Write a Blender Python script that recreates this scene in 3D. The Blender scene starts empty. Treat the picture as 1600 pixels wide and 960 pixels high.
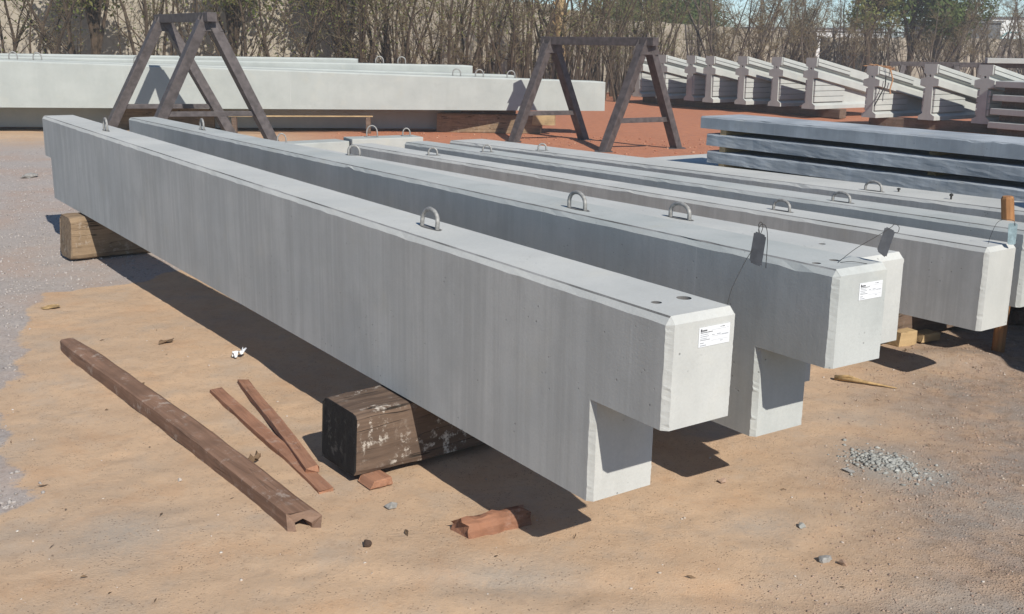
import bpy, bmesh, math, random
import numpy as np
from mathutils import Vector, Matrix
random.seed(7); RNG = np.random.default_rng(7)
C = bpy.context.scene.collection
scene = bpy.context.scene

# ------------------------------------------------------------------ camera
PITCH, ROLL, FPX = 0.24356, 0.01226, 1661.5
cp, sp, cr, sr = math.cos(PITCH), math.sin(PITCH), math.cos(ROLL), math.sin(ROLL)
fwd = Vector((0, cp, -sp)); up0 = Vector((0, sp, cp)); rt0 = Vector((1, 0, 0))
right = cr * rt0 + sr * up0; up = -sr * rt0 + cr * up0
cam = bpy.data.cameras.new('camera'); cam_o = bpy.data.objects.new('camera', cam); C.objects.link(cam_o)
m = Matrix.Identity(4)
for i in range(3):
    m[i][0], m[i][1], m[i][2] = right[i], up[i], -fwd[i]
m[2][3] = 1.99
cam_o.matrix_world = m
cam.sensor_fit = 'HORIZONTAL'; cam.sensor_width = 36.0; cam.lens = FPX / 1600 * 36
cam.clip_start = 0.05; cam.clip_end = 3000
scene.camera = cam_o

# ------------------------------------------------------------------ light
SUN_EL = math.radians(38.0)
TO_SUN_H = Vector((0.438, -0.899, 0)).normalized()          # horizontal direction towards the sun
w = bpy.data.worlds.new('World'); scene.world = w; w.use_nodes = True
nt = w.node_tree; nt.nodes.clear()
sky = nt.nodes.new('ShaderNodeTexSky'); sky.sky_type = 'NISHITA'; sky.sun_disc = False
sky.sun_elevation = SUN_EL; sky.sun_rotation = math.atan2(TO_SUN_H.x, TO_SUN_H.y)
sky.air_density = 1.0; sky.dust_density = 0.1; sky.ozone_density = 4.0; sky.altitude = 2500
bg = nt.nodes.new('ShaderNodeBackground'); bg.inputs['Strength'].default_value = 0.125
ow = nt.nodes.new('ShaderNodeOutputWorld')
tint = nt.nodes.new('ShaderNodeMix'); tint.data_type = 'RGBA'; tint.blend_type = 'MULTIPLY'; tint.inputs[0].default_value = 1.0; tint.inputs[7].default_value = (0.69, 0.715, 0.685, 1)   # dusty, dull blue air over the whole dome
nt.links.new(sky.outputs[0], tint.inputs[6]); nt.links.new(tint.outputs[2], bg.inputs[0]); nt.links.new(bg.outputs[0], ow.inputs[0])
sun = bpy.data.lights.new('sun', 'SUN'); sun.energy = 4.0; sun.angle = math.radians(0.5); sun.color = (1.0, 0.955, 0.875)
sun_o = bpy.data.objects.new('sun', sun); C.objects.link(sun_o)
to_sun = Vector((TO_SUN_H.x * math.cos(SUN_EL), TO_SUN_H.y * math.cos(SUN_EL), math.sin(SUN_EL)))
sun_o.rotation_euler = to_sun.to_track_quat('Z', 'Y').to_euler(); sun_o.location = (8, -16, 14)
vs = scene.view_settings
vs.view_transform = 'Standard'; vs.look = 'None'; vs.exposure = 0.48; vs.gamma = 1.0; vs.use_curve_mapping = False
scene.cycles.max_bounces = 6; scene.cycles.diffuse_bounces = 4; scene.cycles.transparent_max_bounces = 8

# ------------------------------------------------------------------ material helpers
def new_mat(name, rough=0.9):
    mt = bpy.data.materials.new(name); mt.use_nodes = True
    t = mt.node_tree; b = t.nodes['Principled BSDF']; b.inputs['Roughness'].default_value = rough
    b.inputs['Specular IOR Level'].default_value = 0.25
    return mt, t, b
def N(t, kind, **kw):
    n = t.nodes.new(kind)
    for k, v in kw.items(): setattr(n, k, v)
    return n
def coords(t, kind='Object', scale=(1, 1, 1)):
    tc = N(t, 'ShaderNodeTexCoord'); mp = N(t, 'ShaderNodeMapping'); mp.inputs['Scale'].default_value = scale
    t.links.new(tc.outputs[kind], mp.inputs['Vector']); return mp.outputs[0]
def noise(t, vec, scale, detail=4, rough=0.55):
    n = N(t, 'ShaderNodeTexNoise'); n.inputs['Scale'].default_value = scale; n.inputs['Detail'].default_value = detail
    n.inputs['Roughness'].default_value = rough; t.links.new(vec, n.inputs['Vector']); return n.outputs['Fac']
def ramp(t, fac, lo, hi, a=0.0, b=1.0):
    mr = N(t, 'ShaderNodeMapRange'); mr.interpolation_type = 'SMOOTHSTEP'
    for i, v in zip((1, 2, 3, 4), (lo, hi, a, b)): mr.inputs[i].default_value = v
    t.links.new(fac, mr.inputs[0]); return mr.outputs[0]
def mix(t, fac, a, b, mode='MIX'):
    n = N(t, 'ShaderNodeMix', data_type='RGBA', blend_type=mode); n.clamp_factor = True
    for sock, v in ((n.inputs[0], fac), (n.inputs[6], a), (n.inputs[7], b)):
        if isinstance(v, (int, float)): sock.default_value = v
        elif isinstance(v, tuple): sock.default_value = (*v, 1.0) if len(v) == 3 else v
        else: t.links.new(v, sock)
    return n.outputs[2]
def math_n(t, op, a, b=0.0):
    n = N(t, 'ShaderNodeMath', operation=op)
    for s, v in zip(n.inputs, (a, b)):
        if isinstance(v, (int, float)): s.default_value = v
        else: t.links.new(v, s)
    return n.outputs[0]
def bump(t, b, h, strength, dist=0.01, prev=None):
    n = N(t, 'ShaderNodeBump'); n.inputs['Strength'].default_value = strength; n.inputs['Distance'].default_value = dist
    t.links.new(h, n.inputs['Height'])
    if prev is not None: t.links.new(prev, n.inputs['Normal'])
    t.links.new(n.outputs[0], b.inputs['Normal']); return n.outputs[0]
def grey(v): return (v, v, v)

def concrete(name, col, col2, streak=0.18, pores=0.5, stain=0.15, along=1):
    """cast concrete; streaks run down the side faces, form-board blotches and air pores"""
    mt, t, b = new_mat(name, 0.88)
    v = coords(t)
    info = N(t, 'ShaderNodeObjectInfo'); addv = N(t, 'ShaderNodeVectorMath', operation='ADD')
    sc = N(t, 'ShaderNodeVectorMath', operation='SCALE'); cmb = N(t, 'ShaderNodeCombineXYZ')
    for i in range(2): t.links.new(info.outputs['Random'], cmb.inputs[i])
    t.links.new(cmb.outputs[0], sc.inputs[0]); sc.inputs['Scale'].default_value = 40.0
    t.links.new(v, addv.inputs[0]); t.links.new(sc.outputs[0], addv.inputs[1]); v = addv.outputs[0]
    c = mix(t, ramp(t, noise(t, v, 1.6, 6, 0.6), 0.3, 0.7), col, col2)
    c = mix(t, math_n(t, 'MULTIPLY', ramp(t, noise(t, v, 4.5, 5, 0.65), 0.5, 0.75), stain), c, tuple(x * 0.55 for x in col))
    geo = N(t, 'ShaderNodeNewGeometry'); sx = N(t, 'ShaderNodeSeparateXYZ'); t.links.new(geo.outputs['Normal'], sx.inputs[0])
    side = ramp(t, math_n(t, 'ABSOLUTE', sx.outputs[2]), 0.3, 0.7, 1.0, 0.0)
    tcn = N(t, 'ShaderNodeTexCoord'); sn = N(t, 'ShaderNodeSeparateXYZ'); t.links.new(tcn.outputs['Normal'], sn.inputs[0])
    side = math_n(t, 'MULTIPLY', side, ramp(t, math_n(t, 'ABSOLUTE', sn.outputs[0]), 0.4, 0.8, 0.3, 1.0))   # formed long faces streak more than the ends
    mp = N(t, 'ShaderNodeMapping'); mp.inputs['Scale'].default_value = (6.5, 6.5, 0.35); t.links.new(v, mp.inputs[0])
    s1 = noise(t, mp.outputs[0], 1.0, 5, 0.6)
    mp2 = N(t, 'ShaderNodeMapping'); mp2.inputs['Scale'].default_value = (38, 38, 0.9); t.links.new(v, mp2.inputs[0])
    s2 = noise(t, mp2.outputs[0], 1.0, 3, 0.6)
    sk = math_n(t, 'MULTIPLY', ramp(t, math_n(t, 'ADD', math_n(t, 'MULTIPLY', s1, 0.62), math_n(t, 'MULTIPLY', s2, 0.38)), 0.40, 0.62), side)
    c = mix(t, math_n(t, 'MULTIPLY', sk, streak * 1.6), c, tuple(x * 0.6 for x in col))
    c = mix(t, math_n(t, 'MULTIPLY', math_n(t, 'MULTIPLY', ramp(t, noise(t, v, 2.6, 7, 0.7), 0.45, 0.72), side), 0.35), c, tuple(x * 0.66 for x in col))
    c = mix(t, math_n(t, 'MULTIPLY', ramp(t, noise(t, v, 3.4, 4, 0.6), 0.55, 0.8), 0.22), c, (0.50, 0.46, 0.36))
    fine = noise(t, v, 90, 4, 0.7)
    c = mix(t, math_n(t, 'MULTIPLY', ramp(t, fine, 0.35, 0.7), 0.18), c, tuple(x * 0.6 for x in col))
    vo = N(t, 'ShaderNodeTexVoronoi'); vo.inputs['Scale'].default_value = 26; vo.inputs['Randomness'].default_value = 1; t.links.new(v, vo.inputs['Vector'])
    wh = ramp(t, vo.outputs['Distance'], 0.07, 0.14, 1.0, 0.0)
    gate = ramp(t, noise(t, v, 5, 2), 0.54, 0.62)
    pore = math_n(t, 'MULTIPLY', math_n(t, 'MULTIPLY', wh, gate), pores)
    c = mix(t, pore, c, tuple(x * 0.28 for x in col))
    mp3 = N(t, 'ShaderNodeMapping'); mp3.inputs['Scale'].default_value = (2.4, 2.4, 0.9); t.links.new(v, mp3.inputs[0])
    st_ = math_n(t, 'MULTIPLY', ramp(t, noise(t, mp3.outputs[0], 1.0, 8, 0.72), 0.54, 0.66), side)
    c = mix(t, math_n(t, 'MULTIPLY', st_, 0.30), c, tuple(x * 0.62 for x in col))
    lt_ = math_n(t, 'MULTIPLY', ramp(t, noise(t, mp2.outputs[0], 0.5, 5, 0.7), 0.60, 0.72), side)
    c = mix(t, math_n(t, 'MULTIPLY', lt_, 0.35), c, tuple(min(1, x * 1.25) for x in col))
    t.links.new(c, b.inputs['Base Color'])
    h = math_n(t, 'SUBTRACT', math_n(t, 'ADD', math_n(t, 'MULTIPLY', fine, 0.5), math_n(t, 'MULTIPLY', noise(t, v, 18, 4), 0.35)), math_n(t, 'MULTIPLY', pore, 2.0))
    bump(t, b, h, 0.25, 0.006)
    return mt

def wood(name, col, col2, scale=1.0, crack=0.6, pale=0.0, axis=0):
    mt, t, b = new_mat(name, 0.85)
    s = [28, 28, 28]; s[axis] = 1.6
    v = coords(t, 'Object', tuple(q * scale for q in s)); v1 = coords(t)
    g = noise(t, v, 1.0, 6, 0.65); c = mix(t, ramp(t, g, 0.3, 0.7), col, col2)
    c = mix(t, math_n(t, 'MULTIPLY', ramp(t, noise(t, v1, 5, 4), 0.45, 0.7), 0.5), c, tuple(q * 0.5 for q in col))
    s2 = [9, 9, 9]; s2[axis] = 0.7
    vc = coords(t, 'Object', tuple(q * scale for q in s2)); k = noise(t, vc, 1.0, 3, 0.5)
    line = ramp(t, math_n(t, 'ABSOLUTE', math_n(t, 'SUBTRACT', k, 0.5)), 0.002, 0.010, 1.0, 0.0)
    line = math_n(t, 'MULTIPLY', math_n(t, 'MULTIPLY', line, ramp(t, noise(t, v1, 2.3, 2), 0.46, 0.54)), crack)
    if pale > 0:
        pp = math_n(t, 'MULTIPLY', ramp(t, noise(t, v1, 17, 7, 0.75), 0.52, 0.63), math_n(t, 'MULTIPLY', ramp(t, noise(t, v1, 3.5, 2), 0.42, 0.6), pale))
        c = mix(t, pp, c, (0.62, 0.57, 0.50))
    c = mix(t, line, c, (0.012, 0.010, 0.008))
    t.links.new(c, b.inputs['Base Color'])
    h = math_n(t, 'SUBTRACT', g, math_n(t, 'MULTIPLY', line, 1.5)); bump(t, b, h, 0.6, 0.008)
    return mt

def plain(name, col, rough=0.8, metal=0.0, var=0.25, scale=14, bmp=0.2):
    mt, t, b = new_mat(name, rough); b.inputs['Metallic'].default_value = metal
    v = coords(t); n = noise(t, v, scale, 5, 0.6)
    c = mix(t, ramp(t, n, 0.3, 0.7), col, tuple(q * (1 - var) for q in col)); t.links.new(c, b.inputs['Base Color'])
    if bmp: bump(t, b, noise(t, v, scale * 6, 3), bmp, 0.004)
    return mt

M = {}
M['conc'] = concrete('cast_concrete', (0.52, 0.518, 0.488), (0.44, 0.445, 0.425), 0.28, 0.75, 0.18)
M['conc_dark'] = concrete('darker_cast_concrete', (0.46, 0.47, 0.45), (0.375, 0.395, 0.38), 0.18, 0.7, 0.25)  # cast concrete in a darker grey
M['conc_pale'] = concrete('pale_old_concrete', (0.415, 0.435, 0.41), (0.36, 0.38, 0.36), 0.14, 0.8, 0.18)
M['conc_girder'] = concrete('girder_concrete', (0.46, 0.47, 0.44), (0.39, 0.40, 0.38), 0.10, 0.3, 0.15)
M['conc_slab'] = concrete('shade_blue_rough_slab', (0.42, 0.45, 0.475), (0.24, 0.265, 0.29), 0.3, 0.8, 0.6)  # blue-grey tone puts the shade on the stack into the concrete colour
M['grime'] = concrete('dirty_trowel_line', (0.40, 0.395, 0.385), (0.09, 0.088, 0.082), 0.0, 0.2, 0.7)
M['loop'] = plain('galvanised_loop_steel', (0.36, 0.35, 0.33), 0.6, 0.2, 0.4, 60)
M['recess_shade'] = plain('painted_recess_shade', (0.16, 0.155, 0.15), 0.95)  # dark grey that stands in for the shade inside recesses
M['steel'] = plain('brown_primed_steel', (0.115, 0.098, 0.095), 0.55, 0.2, 0.45, 9, 0.15)
M['sleeper'] = wood('weathered_sleeper_wood', (0.155, 0.105, 0.075), (0.075, 0.05, 0.036), 1.0, 0.8, 0.85)
M['sleeper_end'] = wood('tarred_sleeper_end', (0.018, 0.016, 0.015), (0.010, 0.009, 0.0085), 1.0, 0.6, 0.08)
M['sleeper2'] = wood('sun_toned_sleeper_wood', (0.30, 0.215, 0.135), (0.17, 0.115, 0.07), 1.0, 0.9, 0.3)  # paler copy of the wood, sunlight put into its colour
M['sleeper3'] = wood('shade_toned_sleeper_wood', (0.17, 0.115, 0.085), (0.10, 0.07, 0.05), 1.0, 0.5, 0.1)  # darker copy of the wood, shade put into its colour
M['redwood'] = wood('red_sawn_batten', (0.36, 0.185, 0.112), (0.25, 0.125, 0.078), 1.5, 0.35, 0.22, 1)
M['rail'] = wood('dusty_brown_plank', (0.265, 0.155, 0.102), (0.165, 0.095, 0.062), 1.0, 0.25, 0.30, 1)
M['rail_end'] = wood('pale_sawn_end', (0.24, 0.155, 0.11), (0.17, 0.11, 0.08), 1.0, 0.3)
M['post'] = wood('orange_brown_post', (0.40, 0.20, 0.085), (0.28, 0.13, 0.055), 1.0, 0.3, 0.0, 2)
M['block'] = wood('yellow_pine_block', (0.46, 0.33, 0.18), (0.36, 0.25, 0.13), 1.0, 0.3)
M['bark'] = plain('dry_bark', (0.088, 0.062, 0.042), 0.95, 0, 0.55, 5, 0.3)
M['bark2'] = plain('grey_twig_bark', (0.12, 0.095, 0.075), 0.95, 0, 0.4, 5, 0.2)
M['wall'] = concrete('tan_wall_concrete', (0.41, 0.365, 0.295), (0.33, 0.29, 0.235), 0.3, 0.2, 0.5)
M['white'] = plain('white_paint', (0.78, 0.80, 0.78), 0.6, 0, 0.1, 2, 0)
M['greyroof'] = plain('grey_sheet_cladding', (0.13, 0.14, 0.15), 0.7, 0, 0.2, 3, 0)
M['teal'] = plain('teal_paint', (0.08, 0.30, 0.32), 0.6, 0, 0.2, 4, 0)
M['black'] = plain('black_plastic_card', (0.055, 0.058, 0.066), 0.45, 0, 0.3, 30, 0)
M['wire'] = plain('dark_wire', (0.06, 0.058, 0.055), 0.5, 0.5, 0.2, 30, 0)
M['clear'] = plain('blue_grey_film', (0.30, 0.40, 0.43), 0.3, 0, 0.35, 40, 0.1)
M['paper'] = plain('white_paper', (0.66, 0.67, 0.68), 0.7, 0, 0.04, 10, 0)
M['ink'] = plain('black_ink', (0.05, 0.05, 0.055), 0.7, 0, 0.2, 60, 0)
M['ink2'] = plain('grey_ink', (0.30, 0.31, 0.33), 0.7, 0, 0.2, 60, 0)
M['stone'] = plain('grey_broken_stone', (0.34, 0.325, 0.30), 0.9, 0, 0.4, 25, 0.5)
M['clod'] = plain('dark_dirt_clod', (0.085, 0.055, 0.04), 0.95, 0, 0.4, 25, 0.5)
M['pink'] = plain('pink_plastic_scrap', (0.75, 0.36, 0.36), 0.5, 0, 0.1, 20, 0)
M['dryleaf'] = plain('dry_leaf', (0.17, 0.11, 0.065), 0.9, 0, 0.4, 30, 0.2)
M['straw'] = plain('straw_stick', (0.45, 0.30, 0.14), 0.85, 0, 0.4, 30, 0.2)
M['rope'] = plain('orange_rope', (0.45, 0.24, 0.12), 0.9, 0, 0.4, 30, 0.2)

def leaf_mat(name, c1, c2):
    mt, t, b = new_mat(name, 0.7)
    geo = N(t, 'ShaderNodeNewGeometry')
    c = mix(t, geo.outputs['Random Per Island'], c1, c2); t.links.new(c, b.inputs['Base Color'])
    tr = N(t, 'ShaderNodeBsdfTranslucent'); t.links.new(c, tr.inputs['Color'])
    ms = N(t, 'ShaderNodeMixShader'); ms.inputs[0].default_value = 0.3
    t.links.new(b.outputs[0], ms.inputs[1]); t.links.new(tr.outputs[0], ms.inputs[2])
    t.links.new(ms.outputs[0], t.nodes['Material Output'].inputs['Surface'])
    return mt
M['leaf_olive'] = leaf_mat('olive_leaves', (0.10, 0.14, 0.035), (0.20, 0.19, 0.06))
M['leaf_green'] = leaf_mat('green_leaves', (0.050, 0.085, 0.022), (0.10, 0.13, 0.035))
M['leaf_dry'] = leaf_mat('dry_brown_leaves', (0.15, 0.10, 0.055), (0.22, 0.16, 0.085))
M['twig'] = leaf_mat('bare_twigs', (0.16, 0.13, 0.075), (0.25, 0.20, 0.115))

def stones_mat(name, cols):
    mt, t, b = new_mat(name, 0.92)
    geo = N(t, 'ShaderNodeNewGeometry'); cr_ = N(t, 'ShaderNodeValToRGB')
    el = cr_.color_ramp.elements
    while len(el) < len(cols): el.new(0.5)
    for i, c in enumerate(cols): el[i].position = i / (len(cols) - 1); el[i].color = (*c, 1)
    t.links.new(geo.outputs['Random Per Island'], cr_.inputs[0]); t.links.new(cr_.outputs[0], b.inputs['Base Color'])
    return mt
M['gravel'] = stones_mat('grey_gravel_stones', [(0.26, 0.235, 0.215), (0.37, 0.335, 0.31), (0.31, 0.275, 0.255), (0.39, 0.355, 0.33)])
M['pebbles'] = stones_mat('brown_soil_pebbles', [(0.30, 0.20, 0.14), (0.36, 0.26, 0.20), (0.24, 0.165, 0.125), (0.42, 0.34, 0.28)])
M['chips'] = stones_mat('pale_stone_chips', [(0.42, 0.35, 0.28), (0.50, 0.44, 0.38), (0.36, 0.28, 0.22), (0.58, 0.54, 0.48)])
M['crushed'] = stones_mat('crushed_grey_stone', [(0.20, 0.20, 0.185), (0.33, 0.33, 0.305), (0.25, 0.25, 0.23), (0.42, 0.415, 0.38)])

# ------------------------------------------------------------------ object helpers
def tag(o, label=None, cat=None, group=None, kind=None):
    if label: o['label'] = label
    if cat: o['category'] = cat
    if group: o['group'] = group
    o['kind'] = kind or 'thing'
    return o
def empty(name, loc=(0, 0, 0), rz=0.0, mw=None):
    o = bpy.data.objects.new(name, None); o.empty_display_size = 0.1; C.objects.link(o)
    if mw is not None: o.matrix_world = mw
    else: o.location = loc; o.rotation_euler = (0, 0, rz)
    return o
def link_mesh(name, me, mat=None, parent=None, smooth=False):
    o = bpy.data.objects.new(name, me); C.objects.link(o)
    if mat is not None and not me.materials:
        for q in (mat if isinstance(mat, (list, tuple)) else [mat]): me.materials.append(q)
    if parent is not None: o.parent = parent
    if smooth: me.polygons.foreach_set('use_smooth', [True] * len(me.polygons))
    return o
def mesh(name, verts, faces, mat=None, parent=None, smooth=False):
    me = bpy.data.meshes.new(name); me.from_pydata([tuple(v) for v in verts], [], [tuple(f) for f in faces]); me.update()
    return link_mesh(name, me, mat, parent, smooth)
def mesh_np(name, V, F, mat=None, parent=None, smooth=False):
    """V (n,3) array, F (m,k) array of equal-sized faces"""
    me = bpy.data.meshes.new(name); n, k = F.shape
    me.vertices.add(len(V)); me.vertices.foreach_set('co', np.ascontiguousarray(V, dtype=np.float32).ravel())
    me.loops.add(n * k); me.loops.foreach_set('vertex_index', np.ascontiguousarray(F, dtype=np.int32).ravel())
    me.polygons.add(n); me.polygons.foreach_set('loop_start', np.arange(0, n * k, k, dtype=np.int32))
    me.update(calc_edges=True); me.validate()
    return link_mesh(name, me, mat, parent, smooth)
def from_bm(name, bm, mat=None, parent=None, smooth=False):
    me = bpy.data.meshes.new(name); bm.normal_update(); bm.to_mesh(me); bm.free()
    return link_mesh(name, me, mat, parent, smooth)

def rand_grid(shape): return RNG.random(shape)
_VN = RNG.random((64, 64))
def vnoise(x, y):
    x = np.asarray(x, float); y = np.asarray(y, float)
    xi = np.floor(x).astype(int); yi = np.floor(y).astype(int); fx = x - xi; fy = y - yi
    fx = fx * fx * (3 - 2 * fx); fy = fy * fy * (3 - 2 * fy)
    g = lambda a, b: _VN[a % 64, b % 64]
    return (g(xi, yi) * (1 - fx) + g(xi + 1, yi) * fx) * (1 - fy) + (g(xi, yi + 1) * (1 - fx) + g(xi + 1, yi + 1) * fx) * fy
def fbm(x, y, o=4):
    s = 0; a = 0.5; f = 1.0
    for i in range(o): s = s + a * vnoise(x * f + 17.3 * i, y * f + 9.1 * i); a *= 0.5; f *= 2.03
    return s
def ground_z(x, y):
    x = np.asarray(x, float); y = np.asarray(y, float)
    z = 0.05 * (fbm(x * 0.55, y * 0.55) - 0.47) + 0.022 * (fbm(x * 2.6 + 5, y * 2.6) - 0.47) + 0.012 * (fbm(x * 9, y * 9 + 3, 3) - 0.44)
    far = np.clip((y - 14) / 10, 0, 1)
    z = z + far * 0.10 * (fbm(x * 0.35 + 3, y * 0.35) - 0.5)
    z = np.minimum(z, 0.045) - 0.008
    # soil trampled up beside the blocks under the right-hand beams, and the shallow heap of crushed stone
    z = z + 0.06 * np.exp(-(((x - 2.95) / 0.35) ** 2 + ((y - 6.70) / 0.22) ** 2))
    for fx, fy, fa in ((-1.35, 4.2, .5), (-.75, 3.75, .6), (-1.9, 4.9, .4), (.25, 3.55, .9), (1.05, 3.5, 1.1), (-.3, 3.3, .3), (.75, 4.25, .7), (-1.75, 3.7, .2), (2.2, 4.2, .9), (1.5, 5.6, .6), (-2.2, 6.2, .4), (-1.5, 5.2, .5)):
        u_ = (x - fx) * np.cos(fa) + (y - fy) * np.sin(fa); w_ = -(x - fx) * np.sin(fa) + (y - fy) * np.cos(fa)
        e_ = (u_ / .13) ** 2 + (w_ / .05) ** 2; z = z - .0035 * np.exp(-e_ ** 2) * (.6 + fbm(x * 20, y * 20, 2)) + .0015 * np.exp(-(e_ - 1.6) ** 2 * 3)
    # a pair of faint wheel tracks crossing the near yard, and shallow scuffs
    for o_ in (0.0, 0.30):
        dd = (y - 3.35 - o_) + 0.10 * x - 0.04 * np.sin(x * 1.3); z = z - 0.012 * np.exp(-(dd / 0.075) ** 2) * (0.5 + fbm(x * 3 + 9, y * 3)) * np.clip((x + 1.5) / 1.5, 0, 1)
    return z + 0.022 * np.exp(-(((x - 1.86) / 0.16) ** 2 + ((y - 4.90) / 0.2) ** 2))
def gz(x, y): return float(ground_z(x, y))

def tube(pts, rad, sides=5, cap=True):
    """returns verts, faces of a tapered tube along pts"""
    pts = [Vector(p) for p in pts]; V = []; F = []
    if isinstance(rad, (int, float)): rad = [rad] * len(pts)
    d0 = (pts[1] - pts[0]).normalized(); a = Vector((0, 0, 1)) if abs(d0.z) < 0.9 else Vector((1, 0, 0))
    n = d0.cross(a).normalized()
    for i, p in enumerate(pts):
        d = (pts[min(i + 1, len(pts) - 1)] - pts[max(i - 1, 0)]).normalized()
        n = (n - d * n.dot(d)).normalized(); b = d.cross(n)
        for k in range(sides):
            an = 2 * math.pi * k / sides
            V.append(p + (n * math.cos(an) + b * math.sin(an)) * rad[i])
    for i in range(len(pts) - 1):
        for k in range(sides):
            k2 = (k + 1) % sides
            F.append((i * sides + k, i * sides + k2, (i + 1) * sides + k2, (i + 1) * sides + k))
    if cap:
        F.append(tuple(range(sides))[::-1]); F.append(tuple((len(pts) - 1) * sides + k for k in range(sides)))
    return V, F
class MB:
    def __init__(s): s.V = []; s.F = []
    def add(s, V, F):
        o = len(s.V); s.V += [tuple(v) for v in V]; s.F += [tuple(i + o for i in f) for f in F]; return s
    def tube(s, pts, rad, sides=5, cap=True): return s.add(*tube(pts, rad, sides, cap))
    def bar(s, a, b, wd, ht, upv=(0, 0, 1)):
        a = Vector(a); b = Vector(b); d = (b - a).normalized(); u = Vector(upv)
        x = d.cross(u).normalized(); u = x.cross(d)
        V = [p + x * sx * wd / 2 + u * sz * ht / 2 for p in (a, b) for sx, sz in ((-1, -1), (1, -1), (1, 1), (-1, 1))]
        F = [(0, 1, 2, 3), (7, 6, 5, 4)] + [(i, i + 4, (i + 1) % 4 + 4, (i + 1) % 4) for i in range(4)]
        return s.add(V, F)
    def box(s, x0, x1, y0, y1, z0, z1):
        V = [(x, y, z) for z in (z0, z1) for x, y in ((x0, y0), (x1, y0), (x1, y1), (x0, y1))]
        F = [(3, 2, 1, 0), (4, 5, 6, 7)] + [(i, (i + 1) % 4, (i + 1) % 4 + 4, i + 4) for i in range(4)]
        return s.add(V, F)
    def build(s, name, mat, parent=None, smooth=False, bevel=0.0):
        o = mesh(name, s.V, s.F, mat, parent, smooth)
        bm = bmesh.new(); bm.from_mesh(o.data); bmesh.ops.recalc_face_normals(bm, faces=bm.faces)
        if bevel: bmesh.ops.bevel(bm, geom=list(bm.edges), offset=bevel, segments=2, affect='EDGES', profile=0.6)
        bm.to_mesh(o.data); bm.free()
        if smooth: o.data.polygons.foreach_set('use_smooth', [True] * len(o.data.polygons))
        return o

# ------------------------------------------------------------------ ground (one sheet to the horizon)
def axis(lo, hi, step, far_lo, far_hi, g=1.06):
    a = list(np.arange(lo, hi + step / 2, step)); s = step
    while a[-1] < far_hi: s *= g; a.append(a[-1] + s)
    s = step
    while a[0] > far_lo: s *= g; a.insert(0, a[0] - s)
    return np.array(a)
gx = axis(-3.6, 4.0, 0.028, -420, 420); gy = axis(2.6, 8.2, 0.028, -60, 900)
GX, GY = np.meshgrid(gx, gy); GZ = ground_z(GX, GY)
def smooth(e0, e1, x):
    t = np.clip((x - e0) / (e1 - e0), 0, 1); return t * t * (3 - 2 * t)
BY = [0, 3.6, 4.5, 5.06, 5.98, 6.8, 7.8, 8.5, 9.2, 10.0, 12, 16, 30]; BX = [-6, -2.6, -2.32, -2.5, -2.87, -3.15, -3.69, -3.6, -3.25, -2.4, -1.5, -3.0, -4]
def gravel_mask(x, y):
    b = np.interp(y, BY, BX); return smooth(0.13, -0.13, x - b + 0.9 * (fbm(x * 1.6, y * 1.6) - 0.47)) * (1 - 0.75 * smooth(14, 24, y))
def grit_mask(x, y):
    a = smooth(0.1, 1.2, x - 0.55 * (y - 3.2) - 0.35 + 1.6 * (fbm(x * 0.8 + 8, y * 0.8) - 0.47)) * smooth(12, 8, y)
    return np.clip(a, 0, 1)
def red_mask(x, y):
    return smooth(12.5, 17.5, y + 2.0 * (fbm(x * 0.4, y * 0.4) - 0.47)) * smooth(-6.0, -3.2, x + 1.5 * (fbm(x * 0.5, y * 0.5 + 4) - 0.5))
def patch_mask(x, y):
    m_ = 0
    for cx, cy, rx, ry, k in ((1.86, 4.9, .17, .24, 1.0), (2.0, 4.78, .13, .1, 1.0), (-1.62, 4.05, .22, .2, .55), (-.02, 3.72, .22, .15, .5), (1.1, 4.22, .16, .12, .5), (-.62, 5.1, .25, .2, .35), (.55, 3.35, .3, .14, .4), (1.7, 3.4, .3, .2, .5), (2.3, 4.4, .4, .2, .35), (1.9, 5.6, .25, .12, .4)):
        d = ((x - cx) / rx) ** 2 + ((y - cy) / ry) ** 2
        m_ = np.maximum(m_, k * np.exp(-d * 0.8))
    return m_
nx, ny = len(gx), len(gy)
idx = np.arange(nx * ny).reshape(ny, nx)
F = np.stack([idx[:-1, :-1], idx[:-1, 1:], idx[1:, 1:], idx[1:, :-1]], -1).reshape(-1, 4)
V = np.stack([GX, GY, GZ], -1).reshape(-1, 3)
mt, t, b = new_mat('yard_ground', 0.95)
b.inputs['Specular IOR Level'].default_value = 0.1
v = coords(t)
def attr(n): a = N(t, 'ShaderNodeAttribute', attribute_name=n); return a.outputs['Fac']
n1 = noise(t, v, 0.9, 6, 0.6); n2 = noise(t, v, 5, 6, 0.65); n3 = noise(t, v, 45, 5, 0.7); n4 = noise(t, v, 220, 3, 0.7)
c = mix(t, ramp(t, n1, 0.35, 0.65), (0.56, 0.385, 0.245), (0.48, 0.335, 0.22))
c = mix(t, math_n(t, 'MULTIPLY', ramp(t, n2, 0.45, 0.75), 0.45), c, (0.40, 0.31, 0.23))
nm_ = noise(t, v, 2.1, 7, 0.68); nq_ = noise(t, v, 13, 6, 0.7)
c = mix(t, math_n(t, 'MULTIPLY', ramp(t, nm_, 0.50, 0.66), 0.40), c, (0.40, 0.335, 0.27))
c = mix(t, math_n(t, 'MULTIPLY', ramp(t, nq_, 0.50, 0.70), 0.35), c, (0.34, 0.225, 0.145))
c = mix(t, math_n(t, 'MULTIPLY', ramp(t, nm_, 0.48, 0.34), 0.35), c, (0.50, 0.29, 0.155))
gr = mix(t, ramp(t, n2, 0.35, 0.65), (0.385, 0.265, 0.18), (0.315, 0.24, 0.19))
gr = mix(t, math_n(t, 'MULTIPLY', ramp(t, noise(t, v, 2.2, 6, .65), 0.46, 0.60), 0.75), gr, (0.26, 0.225, 0.195))
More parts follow.
